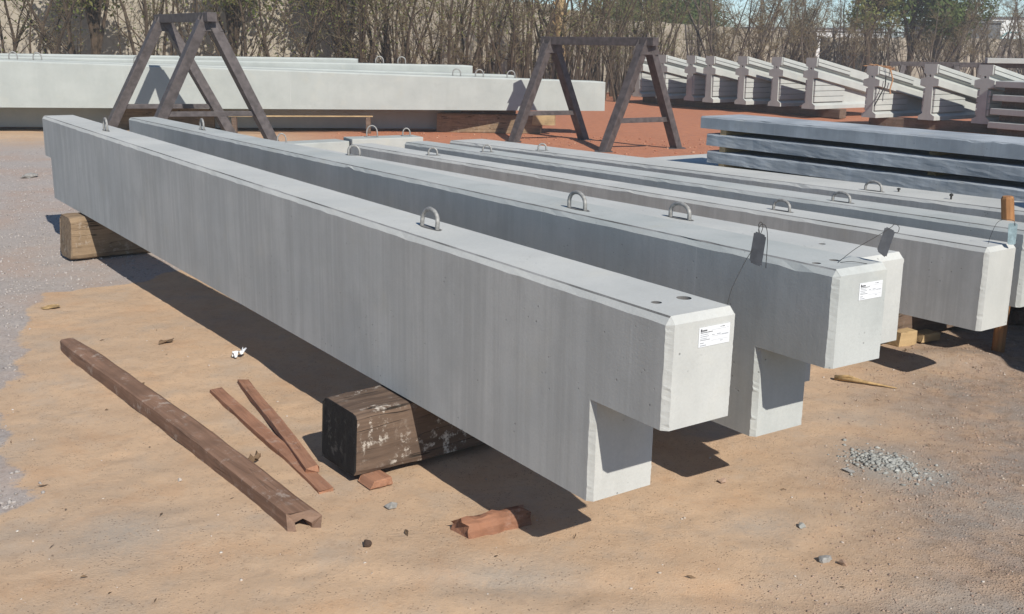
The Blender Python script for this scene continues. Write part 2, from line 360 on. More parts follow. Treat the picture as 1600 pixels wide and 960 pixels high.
gr = mix(t, math_n(t, 'MULTIPLY', ramp(t, nq_, 0.48, 0.62), 0.6), gr, (0.20, 0.14, 0.10))
c = mix(t, attr('grit'), c, gr)
rd = mix(t, ramp(t, n2, 0.3, 0.7), (0.47, 0.185, 0.098), (0.38, 0.15, 0.085))
c = mix(t, attr('red'), c, rd)
gv = mix(t, ramp(t, n3, 0.3, 0.7), (0.42, 0.375, 0.345), (0.31, 0.275, 0.255))
gv = mix(t, math_n(t, 'MULTIPLY', ramp(t, n1, 0.42, 0.66), 0.6), gv, (0.40, 0.29, 0.23))
c = mix(t, ramp(t, math_n(t, 'ADD', attr('gravel'), math_n(t, 'MULTIPLY', math_n(t, 'SUBTRACT', n3, 0.5), 0.9)), 0.3, 0.6), c, gv)
c = mix(t, math_n(t, 'MULTIPLY', attr('patch'), ramp(t, n3, 0.3, 0.6, 0.5, 1.0)), c, (0.33, 0.315, 0.285))
c = mix(t, math_n(t, 'MULTIPLY', ramp(t, n3, 0.5, 0.75), 0.30), c, (0.22, 0.16, 0.115))
c = mix(t, math_n(t, 'MULTIPLY', ramp(t, n4, 0.45, 0.75), 0.35), c, (0.50, 0.41, 0.32))
vo = N(t, 'ShaderNodeTexVoronoi'); vo.inputs['Scale'].default_value = 60; t.links.new(v, vo.inputs['Vector'])
spk = math_n(t, 'MULTIPLY', ramp(t, vo.outputs['Distance'], 0.14, 0.24, 1, 0), ramp(t, noise(t, v, 9, 4), 0.42, 0.58))
c = mix(t, math_n(t, 'MULTIPLY', spk, 0.65), c, (0.13, 0.085, 0.06))
t.links.new(c, b.inputs['Base Color'])
vc_ = N(t, 'ShaderNodeTexVoronoi'); vc_.inputs['Scale'].default_value = 85; t.links.new(v, vc_.inputs['Vector'])
crumb = math_n(t, 'MULTIPLY', ramp(t, vc_.outputs['Distance'], 0.0, 0.5, 1.0, 0.0), math_n(t, 'ADD', 0.25, math_n(t, 'MULTIPLY', attr('grit'), 1.0)))
gate_ = ramp(t, noise(t, v, 1.7, 4, 0.6), 0.38, 0.62, 0.25, 1.0)
hh = math_n(t, 'ADD', math_n(t, 'ADD', math_n(t, 'MULTIPLY', n3, math_n(t, 'MULTIPLY', gate_, 0.75)), math_n(t, 'MULTIPLY', crumb, 0.45)), math_n(t, 'ADD', math_n(t, 'MULTIPLY', n4, 0.45), math_n(t, 'MULTIPLY', spk, -0.35)))
bump(t, b, hh, 0.6, 0.013)
M['ground'] = mt
g = mesh_np('ground', V, F, mt, None, True)
for nm, fn in (('gravel', gravel_mask), ('grit', grit_mask), ('red', red_mask), ('patch', patch_mask)):
    a = g.data.attributes.new(nm, 'FLOAT', 'POINT'); a.data.foreach_set('value', np.ascontiguousarray(fn(GX, GY), dtype=np.float32).ravel())
tag(g, kind='structure')

# ------------------------------------------------------------------ loose stones lying on the ground
bm = bmesh.new(); bmesh.ops.create_icosphere(bm, subdivisions=1, radius=1.0)
ICO_V = np.array([v.co[:] for v in bm.verts]); ICO_F = np.array([[v.index for v in f.verts] for f in bm.faces]); bm.free()
def scatter(name, XY, size, mat, label, flat=0.6, sink=0.2):
    n = len(XY); nv = len(ICO_V)
    sc = size[:, None] * RNG.uniform(0.6, 1.25, (n, 3)); sc[:, 2] *= flat
    P = ICO_V[None] * (1 + RNG.uniform(-0.45, 0.30, (n, nv))[..., None]) * sc[:, None]
    a = RNG.uniform(0, 6.283, n); ca, sa = np.cos(a)[:, None], np.sin(a)[:, None]
    X = P[..., 0] * ca - P[..., 1] * sa; Y = P[..., 0] * sa + P[..., 1] * ca
    Z = P[..., 2] + ground_z(XY[:, 0], XY[:, 1])[:, None] + (sc[:, 2] * (1 - sink * 2))[:, None] * 0.6
    VV = np.stack([X + XY[:, :1], Y + XY[:, 1:2], Z], -1).reshape(-1, 3)
    FF = (ICO_F[None] + (np.arange(n) * nv)[:, None, None]).reshape(-1, 3)
    o = mesh_np(name, VV, FF, mat); tag(o, label, 'stones', None, 'stuff'); return o
def sample(n, xr, yr, fn, ypow=1.0):
    out = np.zeros((0, 2))
    while len(out) < n:
        k = n * 3
        x = RNG.uniform(*xr, k); y = yr[0] + (yr[1] - yr[0]) * RNG.random(k) ** ypow
        keep = RNG.random(k) < fn(x, y); out = np.concatenate([out, np.stack([x, y], 1)[keep]])
    return out[:n]
XY = sample(18000, (-9, -1.8), (4.3, 20), lambda x, y: gravel_mask(x, y) ** 2, 1.6)
scatter('gravel', XY, RNG.uniform(0.006, 0.016, len(XY)), M['gravel'], 'loose grey gravel spread over the left side of the yard')
def pf(x, y): return np.clip(grit_mask(x, y) * (0.25 + 1.6 * np.clip(fbm(x * 2.2, y * 2.2) - 0.42, 0, 1) * 3), 0, 1)
XY = sample(30000, (-0.6, 4.6), (2.9, 8.0), pf, 1.5)
scatter('pebbles', XY, 0.0018 + 0.0058 * RNG.random(len(XY)) ** 3, M['pebbles'], 'small brown pebbles in the gritty soil at the right')
XY = sample(2600, (-3.2, 4.2), (2.9, 9.5), lambda x, y: 0.25 + 0.75 * grit_mask(x, y), 1.3)
scatter('stone_chips', XY, 0.0016 + 0.0075 * RNG.random(len(XY)) ** 5, M['chips'], 'scattered pale stone chips lying all over the sandy ground')
def spill(x, y):
    u, v_ = (x - 1.86) * .62 - (y - 4.93) * .78, (x - 1.86) * .78 + (y - 4.93) * .62
    return np.exp(-((u / .16) ** 2 + (v_ / .10) ** 2)) ** 1.1
XY = sample(1300, (1.5, 2.3), (4.5, 5.35), spill)
scatter('crushed_stone', XY, 0.002 + 0.014 * RNG.random(len(XY)) ** 3.4, M['crushed'], 'small spill of crushed grey stone on the brown soil right of the beams', 0.6, 0.25)
XY = sample(1400, (-4, 8), (15, 24), lambda x, y: red_mask(x, y), 1.0)
scatter('red_clods', XY, 0.01 + 0.03 * RNG.random(len(XY)) ** 3, stones_mat('red_soil_clods', [(0.33, 0.12, 0.07), (0.42, 0.20, 0.12), (0.26, 0.10, 0.06), (0.5, 0.3, 0.2)]), 'loose clods on the red soil beyond the beams')
# dry leaf litter and bits of twig
VV = []; FF = []
XYl = sample(200, (-3.2, 4.2), (2.9, 9.0), lambda x, y: 0.6 * np.ones_like(x), 1.3)
for (x, y) in XYl:
    a = random.uniform(0, 6.28); L = random.uniform(0.005, 0.022) * (1.6 if random.random() < .15 else 1); wd = L * random.uniform(0.12, 0.4); z = gz(x, y) + 0.004
    dx, dy = math.cos(a), math.sin(a); o = len(VV)
    VV += [(x - dx * L, y - dy * L, z), (x + dy * wd, y - dx * wd, z + random.uniform(0, .012)), (x + dx * L, y + dy * L, z + random.uniform(0, .012)), (x - dy * wd, y + dx * wd, z + random.uniform(0, .008))]
    FF.append((o, o + 1, o + 2, o + 3))
tag(mesh('leaf_litter', VV, FF, M['dryleaf']), 'dry leaf scraps and twig bits littering the sandy ground', 'leaf litter', None, 'stuff')

def rock(name, x, y, r, mat, label, cat='stone', sq=(1, 0.8, 0.6), seed=0):
    rr_ = random.Random(seed); bm = bmesh.new()
    for i_ in range(18):
        q = Vector((rr_.gauss(0, 1), rr_.gauss(0, 1), rr_.gauss(0, 1))).normalized() * r * rr_.uniform(.75, 1.15); bm.verts.new((q.x * sq[0], q.y * sq[1], q.z * sq[2]))
    res_ = bmesh.ops.convex_hull(bm, input=bm.verts); bmesh.ops.delete(bm, geom=[v for v in bm.verts if not v.link_faces], context='VERTS')
    bmesh.ops.bevel(bm, geom=list(bm.edges), offset=r * .05, segments=1, affect='EDGES'); bmesh.ops.triangulate(bm, faces=bm.faces)
    for v in bm.verts: v.co += Vector((rr_.gauss(0, .02), rr_.gauss(0, .02), rr_.gauss(0, .02))) * r
    bmesh.ops.recalc_face_normals(bm, faces=bm.faces)
    o = from_bm(name, bm, mat); o.location = (x, y, gz(x, y) + r * sq[2] * 0.55); o.rotation_euler = (0, 0, rr_.uniform(0, 6)); tag(o, label, cat); return o
rock('stone', -0.526, 4.346, 0.030, M['stone'], 'small grey block of stone near the front sleeper and its wedge', sq=(1.2, .8, .55), seed=1)
rock('dirt_clod', -0.575, 3.968, 0.030, M['clod'], 'dark brown clod alone on the sand at lower centre', 'clod', (1, .7, .55), 2)
rock('stone', 1.262, 3.885, 0.032, M['stone'], 'larger pinkish-grey stone of the pair at the lower right', sq=(1.1, .8, .5), seed=13)
rock('stone', 1.325, 3.845, 0.022, M['pebbles'], 'smaller brown stone of the pair at the lower right', sq=(1.3, .7, .6), seed=4)
rock('stone', 1.254, 4.203, 0.025, M['crushed'], 'pointed grey stone between the stone pair and the crushed stone spill', sq=(.9, .7, .55), seed=5)
rock('stone', 1.001, 4.677, 0.024, M['pebbles'], 'brown stone just beyond the shadow of the near beam end', sq=(1, .8, .7), seed=6)
rock('stone', -7.055, 15.452, 0.12, M['stone'], 'large grey stone on the gravel beyond the far end of the near beam', sq=(1.3, .8, .45), seed=8)
rock('stone', 1.642, 4.829, 0.028, M['stone'], 'flat pale stone just left of the crushed stone spill', sq=(1.5, .6, .4), seed=9)
rock('stone', -1.537, 4.599, 0.018, M['chips'], 'small white stone left of the long brown plank', sq=(1, .8, .6), seed=10)

# ------------------------------------------------------------------ precast beams
def frame(X, Y, Z, yaw, tilt):
    x = Vector((math.cos(yaw), math.sin(yaw), 0)); y = Vector((-math.sin(yaw), math.cos(yaw), tilt)).normalized(); z = x.cross(y)
    mw = Matrix.Identity(4)
    for i in range(3): mw[i][0], mw[i][1], mw[i][2], mw[i][3] = x[i], y[i], z[i], (X, Y, Z)[i]
    return mw
def sweep(W, z0, z1, L0, L1, ch, jit, step=0.09, top=True, seed=0, rows=32):
    """closed prism along y with chamfered top and end edges, edges roughened like cast concrete.
    returns verts, faces and the list of faces in the dirty trowel line beside the left chamfer"""
    rr_ = random.Random(seed); ce = ch * 1.05
    st = [L0, L0 + ce]; k = max(2, int((L1 - L0 - 2 * ce) / step))
    st += [L0 + ce + (L1 - L0 - 2 * ce) * i / k for i in range(1, k)] + [L1 - ce, L1]
    V = []; F = []; dirt = []
    lip = 0.006
    ph = rr_.uniform(0, 50)
    for j, y in enumerate(st):
        end = j in (0, len(st) - 1); sub = j in (1, len(st) - 2)
        jj = lambda s=1.0: rr_.gauss(0, jit * s) * (4.5 if rr_.random() < 0.05 else 1)
        zt = z1 - ch * 1.3 if top else z1
        rz = [z0 + (zt - z0) * i / rows for i in range(rows)]
        left = [(0.0, z) for z in rz]; rgt = [(W, z) for z in reversed(rz)]
        if top:
            wv = 0.002 * (fbm(y * 5 + ph, 3.1) - .47)
            mid = [(0, zt + jj() + wv), (ch - 0.004 + jj(.5) + wv, z1 - lip), (ch + 0.0005 + jj(.5) + wv, z1), (W - ch + jj(.5), z1), (W - ch + 0.003, z1 - 0.002), (W, zt + jj())]
        else:
            mid = [(0, zt), (W, zt)]
        pr = left + mid + rgt
        if end:
            lim = z1 - ch * 1.2
            pr = [(min(max(a, ch * (1 + .22 * (fbm(z * 14 + ph, 7.7, 3) - .44)) + jj(.25)), W - ch * .7 - jj(.35)), (min(z, lim + jj(.6)) if top else z)) for a, z in pr]
        n = len(pr)
        V += [(a, y + ((rr_.gauss(0, jit * .45) * (4 if rr_.random() < .05 else 1) + .005 * (fbm(z * 16 + ph, a * 20, 3) - .44)) if sub else 0), z) for a, z in pr]
    for j in range(len(st) - 1):
        for i in range(n):
            i2 = (i + 1) % n
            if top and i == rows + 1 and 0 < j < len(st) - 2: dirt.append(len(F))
            F.append((j * n + i, j * n + i2, (j + 1) * n + i2, (j + 1) * n + i))
    F.append(tuple(range(n))[::-1]); F.append(tuple((len(st) - 1) * n + i for i in range(n)))
    return V, F, dirt
def cut_holes(o, holes):
    """drill round dowel holes (x, y, radius, depth) down from the top"""
    zt = max(v.co.z for v in o.data.vertices)
    bm = bmesh.new()
    for (x, y, r, d) in holes:
        q = bmesh.ops.create_cone(bm, cap_ends=True, segments=20, radius1=r, radius2=r, depth=d + 0.05)
        bmesh.ops.translate(bm, verts=q['verts'], vec=(x, y, zt - d / 2 + 0.025))
    cme = bpy.data.meshes.new('tmp'); bm.to_mesh(cme); bm.free(); cut = bpy.data.objects.new('tmp', cme); C.objects.link(cut)
    cut.matrix_world = o.matrix_world
    md = o.modifiers.new('b', 'BOOLEAN'); md.operation = 'DIFFERENCE'; md.solver = 'EXACT'; md.object = cut
    bpy.context.view_layer.update()
    dg = bpy.context.evaluated_depsgraph_get(); me = bpy.data.meshes.new_from_object(o.evaluated_get(dg))
    o.modifiers.clear(); o.data = me; bpy.data.objects.remove(cut); me.materials.append(M['recess_shade'])
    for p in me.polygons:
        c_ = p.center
        if c_.z < zt - .002 and any(math.hypot(c_.x - x, c_.y - y) < r * 1.05 for (x, y, r, d) in holes): p.material_index = len(me.materials) - 1  # hole insides coloured dark to read as shade
def loop(parent, x, y, z, wd=0.098, ht=0.10, r=0.0095, rz=0.0, lean=0.0):
    mb = MB(); pts = [Vector((0, -wd / 2 * 1.02, -0.05)), Vector((0, -wd / 2 * 1.02, ht * 0.35))]
    for i in range(0, 11):
        a = math.pi * (1 - i / 10); pts.append(Vector((0, math.cos(a) * wd / 2 * (1.0 if i not in (0, 10) else 1.02), ht * 0.42 + math.sin(a) * ht * 0.55)))
    pts += [Vector((0, wd / 2 * 1.02, ht * 0.35)), Vector((0, wd / 2 * 1.02, -0.05))]
    ro = Matrix.Rotation(rz, 3, 'Z') @ Matrix.Rotation(lean, 3, 'Y')
    mb.tube([ro @ p for p in pts], r, 8); o = mb.build('lifting_loop', M['loop'], parent, True); o.location = (x, y, z)
    bm = bmesh.new(); bmesh.ops.create_circle(bm, cap_ends=True, segments=18, radius=1.0)      # flat dark disc, painted shade of the hollow round the legs
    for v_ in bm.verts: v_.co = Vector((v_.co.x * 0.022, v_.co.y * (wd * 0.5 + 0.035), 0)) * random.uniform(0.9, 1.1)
    k = from_bm('loop_recess_shade', bm, M['recess_shade'], o); k.location = (0.004, 0.0, 0.0025); k.rotation_euler = (0, 0, rz)
def sticker(parent, x0, x1, z0, z1, y):
    rr_ = random.Random(3)
    mb = MB(); mb.box(x0, x1, y - 0.0022, y - 0.0004, z0, z1); s_ = mb.build('label_sticker', M['paper'], parent)
    wd, ht = x1 - x0, z1 - z0; ink = MB(); ink2 = MB(); yy = y - 0.0027
    def line(mb_, a, b_, zc, th): mb_.box(x0 + wd * a, x0 + wd * b_, yy, yy + 0.0003, z1 - ht * (zc + th / 2), z1 - ht * (zc - th / 2))
    line(ink, .05, .09, .15, .15)
    for q in range(5): line(ink, .10 + q * .032, .125 + q * .032, .17, .08)
    for (a, b_, zc, th) in ((.05, .44, .27, .035), (.68, .72, .10, .03), (.74, .82, .10, .035), (.05, .30, .37, .03), (.05, .32, .47, .035), (.42, .50, .45, .035), (.58, .70, .45, .04), (.74, .95, .50, .03), (.05, .26, .57, .03), (.05, .36, .65, .04), (.05, .17, .80, .04), (.05, .25, .92, .04), (.70, .78, .82, .03)):
        x = a
        while x < b_:
            e = min(b_, x + rr_.uniform(.018, .05)); line(ink2 if zc > .3 else ink, x, e, zc, th); x = e + .008
    for zc in (.20, .53, .74): line(ink2, .40, .96, zc, .008)
    ink.build('bold_print', M['ink'], s_); ink2.build('small_print', M['ink2'], s_)
def beam(spec, W, h, Ht, label, mat, near=None, far=None, loops=(), holes=(), lab=None, seed=0, ch=0.021, jit=0.0014, group='precast beams lying side by side'):
    X, Y, Z, yaw, L, tilt = spec
    r_ = empty('precast_beam', mw=frame(X, Y, Z - Ht, yaw, tilt)); tag(r_, label, 'beam', group)
    V_, F_, dirt = sweep(W, Ht - h, Ht, 0, L, ch, jit, seed=seed); body = mesh('concrete_body', V_, F_, [mat, M['grime']], r_)
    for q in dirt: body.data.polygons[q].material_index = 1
    bm = bmesh.new(); bm.from_mesh(body.data); bmesh.ops.recalc_face_normals(bm, faces=bm.faces); bm.to_mesh(body.data); bm.free()
    bpy.context.view_layer.update()
    if holes: cut_holes(body, holes)
    if near is not None:                                               # deep middle of the beam below the end corbels
        V_, F_, _d = sweep(W, 0, Ht - h, near, L - far, ch * 0.9, jit, top=False, seed=seed + 50)
        sm_ = bpy.data.meshes.new('tmp'); sm_.from_pydata(V_, [], F_)
        bm = bmesh.new(); bm.from_mesh(sm_); bmesh.ops.recalc_face_normals(bm, faces=bm.faces); bm.from_mesh(body.data); bm.to_mesh(body.data); bm.free(); bpy.data.meshes.remove(sm_)
    for (x, y, wd, ht, rz, ln) in loops: loop(r_, x, y, Ht, wd, ht, 0.0105, rz, ln)
    if lab: sticker(r_, lab[0], lab[1], Ht - lab[3], Ht - lab[2], 0.0)
    return r_
W1, H1, HT = 0.3155, 0.3945, 0.7949
B1 = (0.5113, 3.3524, 1.1266, 0.6141, 9.1387, 0.0107)
B2 = (1.2448, 3.9771, 1.1588, 0.5882, 10.4133, -0.0069)
B3 = (1.4169 + .02, 4.2913, 1.1422, 0.6084, 8.6, -0.0105)
B4 = (2.7127, 5.9658, 0.8859, 0.6177, 7.9942, -0.0081)
B5 = (3.1833, 6.4965, 0.898, 0.607, 7.9236, -0.0115)
B6 = (3.7365, 7.2801, 0.88, 0.6088, 8.0, -0.0152)
beam(B1, W1, H1, HT, 'frontmost concrete beam with a white label on its stepped end, nearest the camera', M['conc'], 0.373, 0.246,
     [(0.16, 1.80, .135, .092, 0, 0.08), (0.13, 7.25, .095, .11, 0, 0)], [(0.107, 0.185, 0.019, 0.12), (0.235, 0.183, 0.027, 0.16)], (0.132, 0.278, 0.052, 0.120), 1)
beam(B2, W1, H1, HT, 'second concrete beam, stepped and labelled, just behind the frontmost one', M['conc_dark'], 0.373, 0.246,
     [(0.11, 1.80, .135, .092, 0, 0), (0.14, 8.1, .095, .11, 0, 0)], [(0.05, 0.145, 0.018, 0.09), (0.16, 0.150, 0.020, 0.09)], (0.138, 0.276, 0.066, 0.134), 2)
beam(B3, 0.305, 0.3876, 0.69, 'third concrete beam, pressed against the second one with its end set back', M['conc'], 0.45, 0.246,
     [(0.14, 1.22, .135, .080, 0, 0), (0.26, 5.15, .09, .08, 0.9, 0)], [(0.16, 0.33, 0.016, 0.08)], None, 3)
beam(B4, 0.304, 0.492, 0.492, 'fourth beam, plain rectangular end with a clear film tag at its corner', M['conc'], None, None,
     [(0.13, 1.63, .14, .078, 0, 0), (0.13, 6.33, .09, .08, 0.9, 0)], [], None, 4)
beam(B5, 0.331, 0.488, 0.488, 'fifth beam, with the orange post standing at its far side', M['conc_dark'], None, None,
     [(0.11, 1.50, .15, .072, 0, 0), (0.11, 6.25, .09, .08, 0.9, 0)], [], None, 5)
b6 = beam(B6, 0.52, 0.40, 0.40, 'sixth beam, rearmost of the row beside the slab stack', M['conc'], None, None,
     [(0.10, 1.56, .15, .078, 0, 0), (0.10, 6.1, .09, .08, 0.9, 0)], [], None, 6)
for (x, y, hh_) in ((0.231, 1.415, .03), (0.157, 0.895, .045)):
    mb = MB(); mb.tube([(x, y, .36), (x, y, .40 + hh_)], 0.008, 6); mb.tube([(x, y, .40 + hh_ * .6), (x, y, .40 + hh_ * .9)], 0.016, 6); mb.build('threaded_stud', M['wire'], b6)
# low wide slab between the sixth beam and the wall of stacked slabs
sl = empty('precast_slab', mw=frame(B6[0] + .82 * .56, B6[1] + .572 * .56, 0.46, 0.61, 0)); tag(sl, 'low wide concrete slab under the dark slab stack', 'slab')
o = mesh('concrete_body', *sweep(1.5, 0, .27, -2, 5.35, .02, .0016, seed=9)[:2], M['conc'], sl)
bm = bmesh.new(); bm.from_mesh(o.data); bmesh.ops.recalc_face_normals(bm, faces=bm.faces); bm.to_mesh(o.data); bm.free()

# ------------------------------------------------------------------ timbers
def timber(name, x, y, az, L, wd, ht, z0, mat, end_mat, label, cat='timber', seed=0, rough=0.010, rnd=0.022, group=None, dz=0.0):
    """squared log: near-left bottom corner at x, y; runs along heading az (from +Y clockwise)"""
    rr_ = random.Random(seed); n = max(8, int(L / 0.06)); V = []; F = []
    prof = []
    for (cx, cz, a0) in ((rnd, rnd, 180), (wd - rnd, rnd, 270), (wd - rnd, ht - rnd, 0), (rnd, ht - rnd, 90)):
        for k in range(3):
            a = math.radians(a0 + 45 * k); prof.append((cx + rnd * math.cos(a), cz + rnd * math.sin(a)))
    m_ = len(prof)
    for j in range(n + 1):
        tt = j / n * L
        e = 0.012 if j in (0, n) else 0
        for k, (a, z) in enumerate(prof):
            q = rough * 2 * (fbm(tt * 3.5 + seed * 7, k * 0.8 + seed) - 0.47) + rr_.uniform(-.0015, .0015)
            a2 = a + (a - wd / 2) / wd * q * 2; z2 = z + (z - ht / 2) / ht * q * 2
            a2 = wd / 2 + (a2 - wd / 2) * (1 - e * 2); z2 = ht / 2 + (z2 - ht / 2) * (1 - e * 2)
            V.append((tt + (rr_.uniform(-.006, .006) + (0.02 * (z / ht - .5) if j == 0 else 0) if e else 0), a2, z2 + dz * tt))
    for j in range(n):
        for k in range(m_):
            k2 = (k + 1) % m_; F.append((j * m_ + k, (j + 1) * m_ + k, (j + 1) * m_ + k2, j * m_ + k2))
    F.append(tuple(range(m_))); F.append(tuple(n * m_ + k for k in range(m_))[::-1])
    o = mesh(name, V, F, [mat, end_mat]); o.data.polygons[-1].material_index = 1; o.data.polygons[-2].material_index = 1
    bm = bmesh.new(); bm.from_mesh(o.data); bmesh.ops.recalc_face_normals(bm, faces=bm.faces); bm.to_mesh(o.data); bm.free()
    o.location = (x, y, z0); o.rotation_euler = (0, 0, math.pi / 2 - az); tag(o, label, cat, group); return o
R_ = math.radians
timber('sleeper', -0.705, 4.575, R_(52.4), 2.4, 0.33, 0.31, 0.030, M['sleeper'], M['sleeper_end'], 'dark weathered sleeper with pale flecks under the near end of the front beam', 'sleeper', 1, 0.010, 0.03, 'sleepers under the beams')
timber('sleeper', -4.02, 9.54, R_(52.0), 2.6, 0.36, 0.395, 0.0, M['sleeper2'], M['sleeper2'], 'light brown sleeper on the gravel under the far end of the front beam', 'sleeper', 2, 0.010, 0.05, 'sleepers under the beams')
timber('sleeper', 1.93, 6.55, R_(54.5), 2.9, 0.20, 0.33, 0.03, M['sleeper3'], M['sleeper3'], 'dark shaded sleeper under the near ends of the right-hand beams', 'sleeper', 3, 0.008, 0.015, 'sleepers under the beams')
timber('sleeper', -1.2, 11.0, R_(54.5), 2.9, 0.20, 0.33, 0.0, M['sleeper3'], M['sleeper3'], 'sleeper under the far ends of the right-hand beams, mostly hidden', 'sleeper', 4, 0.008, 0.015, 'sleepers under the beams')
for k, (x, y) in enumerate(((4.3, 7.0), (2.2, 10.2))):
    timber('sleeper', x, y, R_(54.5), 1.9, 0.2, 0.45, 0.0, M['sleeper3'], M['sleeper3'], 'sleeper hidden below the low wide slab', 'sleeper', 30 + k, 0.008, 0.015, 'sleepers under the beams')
timber('wood_block', 2.645, 6.98, R_(62), 0.16, 0.16, 0.10, 0.005, M['block'], M['block'], 'taller pale wood block on the soil under the fourth beam', 'block', 5, 0.003, 0.006)
timber('wood_block', 2.845, 7.09, R_(62), 0.17, 0.13, 0.055, 0.008, M['block'], M['block'], 'flatter pale wood block beside the taller block under the fourth beam', 'block', 6, 0.003, 0.006)
timber('wood_wedge', -0.625, 4.525, R_(52), 0.105, 0.12, 0.040, -0.006, M['redwood'], M['redwood'], 'small reddish wood wedge under the corner of the dark front sleeper', 'wedge', 7, 0.003, 0.006)
timber('log', 3.75, 7.62, R_(75), 1.2, 0.11, 0.10, 0.0, M['sleeper3'], M['sleeper3'], 'brown pole lying on the soil right of the fifth beam', 'log', 8, 0.004, 0.04)
# half-round chock with its rounded back up
def chock():
    mb = MB(); L = 0.30; n = 10; V = []; F = []
    for j in range(n + 1):
        tt = L * j / n; s_ = 1 + 0.05 * math.sin(j * 1.7)
        for k in range(9):
            a = math.pi * k / 8; hh_ = (0, .028, .05, .062, .076, .072, .06, .04, 0)[k]; V.append((tt + (0.03 * (k / 8 - .5) + 0.012 * math.sin(k * 2.3) if j in (0, n) else 0), 0.062 + math.cos(a) * 0.064 * s_ + .004 * math.sin(j * 2.1 + k), hh_ * s_ * (1 + .06 * math.sin(j * 1.3 + k * 1.9))))
    for j in range(n):
        for k in range(9):
            F.append((j * 9 + k, j * 9 + (k + 1) % 9, (j + 1) * 9 + (k + 1) % 9, (j + 1) * 9 + k))
    F.append(tuple(range(9))); F.append(tuple(n * 9 + k for k in range(9))[::-1])
    mb.add(V, F); return mb.build('wood_chock', wood('red_chock_wood', (0.30, 0.145, 0.085), (0.19, 0.09, 0.055), 1.2, 0.6, 0.16, 0))
o = chock(); o.location = (-0.175, 4.03, gz(-.1, 4.1) - 0.004); o.rotation_euler = (0, 0, R_(29)); tag(o, 'rough red wood chock with a ridged back, half in the shadow of the front beam', 'chock')

def plank(name, x0, y0, x1, y1, wd, ht, z, mat, label, seed, endf=None, emat=None, zend=0.0, bow=0.006, cat='plank'):
    rr_ = random.Random(seed); d = Vector((x1 - x0, y1 - y0, 0)); L = d.length; n = max(8, int(L / 0.05)); V = []; F = []
    prof = [(-wd / 2, 0), (wd / 2, 0), (wd / 2, ht * .9), (wd / 2 * .93, ht), (-wd / 2 * .93, ht), (-wd / 2, ht * .9)]; m_ = 6
    for j in range(n + 1):
        tt = j / n
        for k, (a, zz) in enumerate(prof):
            q = (fbm(tt * L * 4 + seed * 5, k * .7 + seed) - .47)
            V.append((a * (1 + .25 * q) + bow * math.sin(tt * 5), tt * L + (rr_.uniform(-.012, .012) if j in (0, n) else 0), zz + .012 * q * (1 if zz else 0) + zend * tt))
    for j in range(n):
        for k in range(m_): F.append((j * m_ + k, (j + 1) * m_ + k, (j + 1) * m_ + (k + 1) % m_, j * m_ + (k + 1) % m_))
    F.append(tuple(range(m_))); F.append(tuple(n * m_ + k for k in range(m_))[::-1])
    o = mesh(name, V, F, [mat, emat or mat]); o.data.polygons[-1].material_index = 1; o.data.polygons[-2].material_index = 1
    bm = bmesh.new(); bm.from_mesh(o.data); bmesh.ops.recalc_face_normals(bm, faces=bm.faces); bm.to_mesh(o.data); bm.free()
    o.location = (x0, y0, z); o.rotation_euler = (0, 0, math.atan2(d.y, d.x) - math.pi / 2); tag(o, label, cat); return o
plank('thin_batten', -0.835, 4.495, -1.725, 5.925, 0.072, 0.028, gz(-1.3, 5.2) + .002, M['redwood'], 'lower of two crossed reddish battens, flat on the sand', 21, cat='batten')
plank('thin_batten', -0.935, 4.69, -1.61, 6.10, 0.062, 0.030, gz(-1.3, 5.2) + .028, M['redwood'], 'upper reddish batten resting across the lower one near the dark sleeper', 22, None, None, -0.03, .004, 'batten')
# long brown plank with a gouged, grooved near end
def long_plank():
    x0, y0, x1, y1 = -0.862, 4.115, -2.905, 6.735
    d = Vector((x1 - x0, y1 - y0, 0)); L = d.length; n = 46; V = []; F = []; rr_ = random.Random(5); wd, ht = 0.132, 0.074
    prof = [(-wd / 2, -.01), (-wd / 2, ht * .88), (-wd / 2 + .012, ht), (0.012, ht * 1.02), (wd / 2 - .03, ht), (wd / 2, ht * .72), (wd / 2, -.01), (.035, -.01), (.024, .022), (-.004, .042), (-.030, .026), (-.036, -.01)]
    m_ = len(prof)
    for j in range(n + 1):
        tt = j / n; s_ = 1.0 if tt < .93 else 1 - (tt - .93) * 2.5
        for k, (a, z) in enumerate(prof):
            q = fbm(tt * 14, k * .6) - .47
            ee = 0.0 if j else (-.05 * (a / wd) + .012 * math.sin(k * 2.1))
            V.append(((a + .010 * q) * s_ + .014 * math.sin(tt * 4.2), tt * L + ee + (rr_.uniform(-.03, .01) if j == n else 0), z * (1 if tt < .9 else s_ ** .5) + (.008 * q if z > 0 else 0)))
    for j in range(n):
        for k in range(m_): F.append((j * m_ + k, (j + 1) * m_ + k, (j + 1) * m_ + (k + 1) % m_, j * m_ + (k + 1) % m_))
    F.append(tuple(range(m_))); F.append(tuple(n * m_ + k for k in range(m_))[::-1])
    o = mesh('long_plank', V, F, [M['rail'], M['rail_end']]); o.data.polygons[-2].material_index = 1
    bm = bmesh.new(); bm.from_mesh(o.data); bmesh.ops.recalc_face_normals(bm, faces=bm.faces); bm.to_mesh(o.data); bm.free()
    o.location = (x0, y0, 0.0); o.rotation_euler = (0, 0, math.atan2(d.y, d.x) - math.pi / 2)
    tag(o, 'long dusty brown plank with a grooved broken end, lying on the sand at the left', 'plank')
long_plank()
V = [(-.05, 0, 0), (.03, -.012, .004), (.055, .004, .012), (-.01, .02, .006), (.0, .004, .016)]
o = mesh('plastic_scrap', V, [(0, 1, 4), (1, 2, 4), (2, 3, 4), (3, 0, 4)], M['pink']); o.location = (-2.02, 5.76, gz(-2.02, 5.76) + .005); o.rotation_euler = (0, 0, -.9); tag(o, 'pink plastic scrap beside the long brown plank', 'scrap')
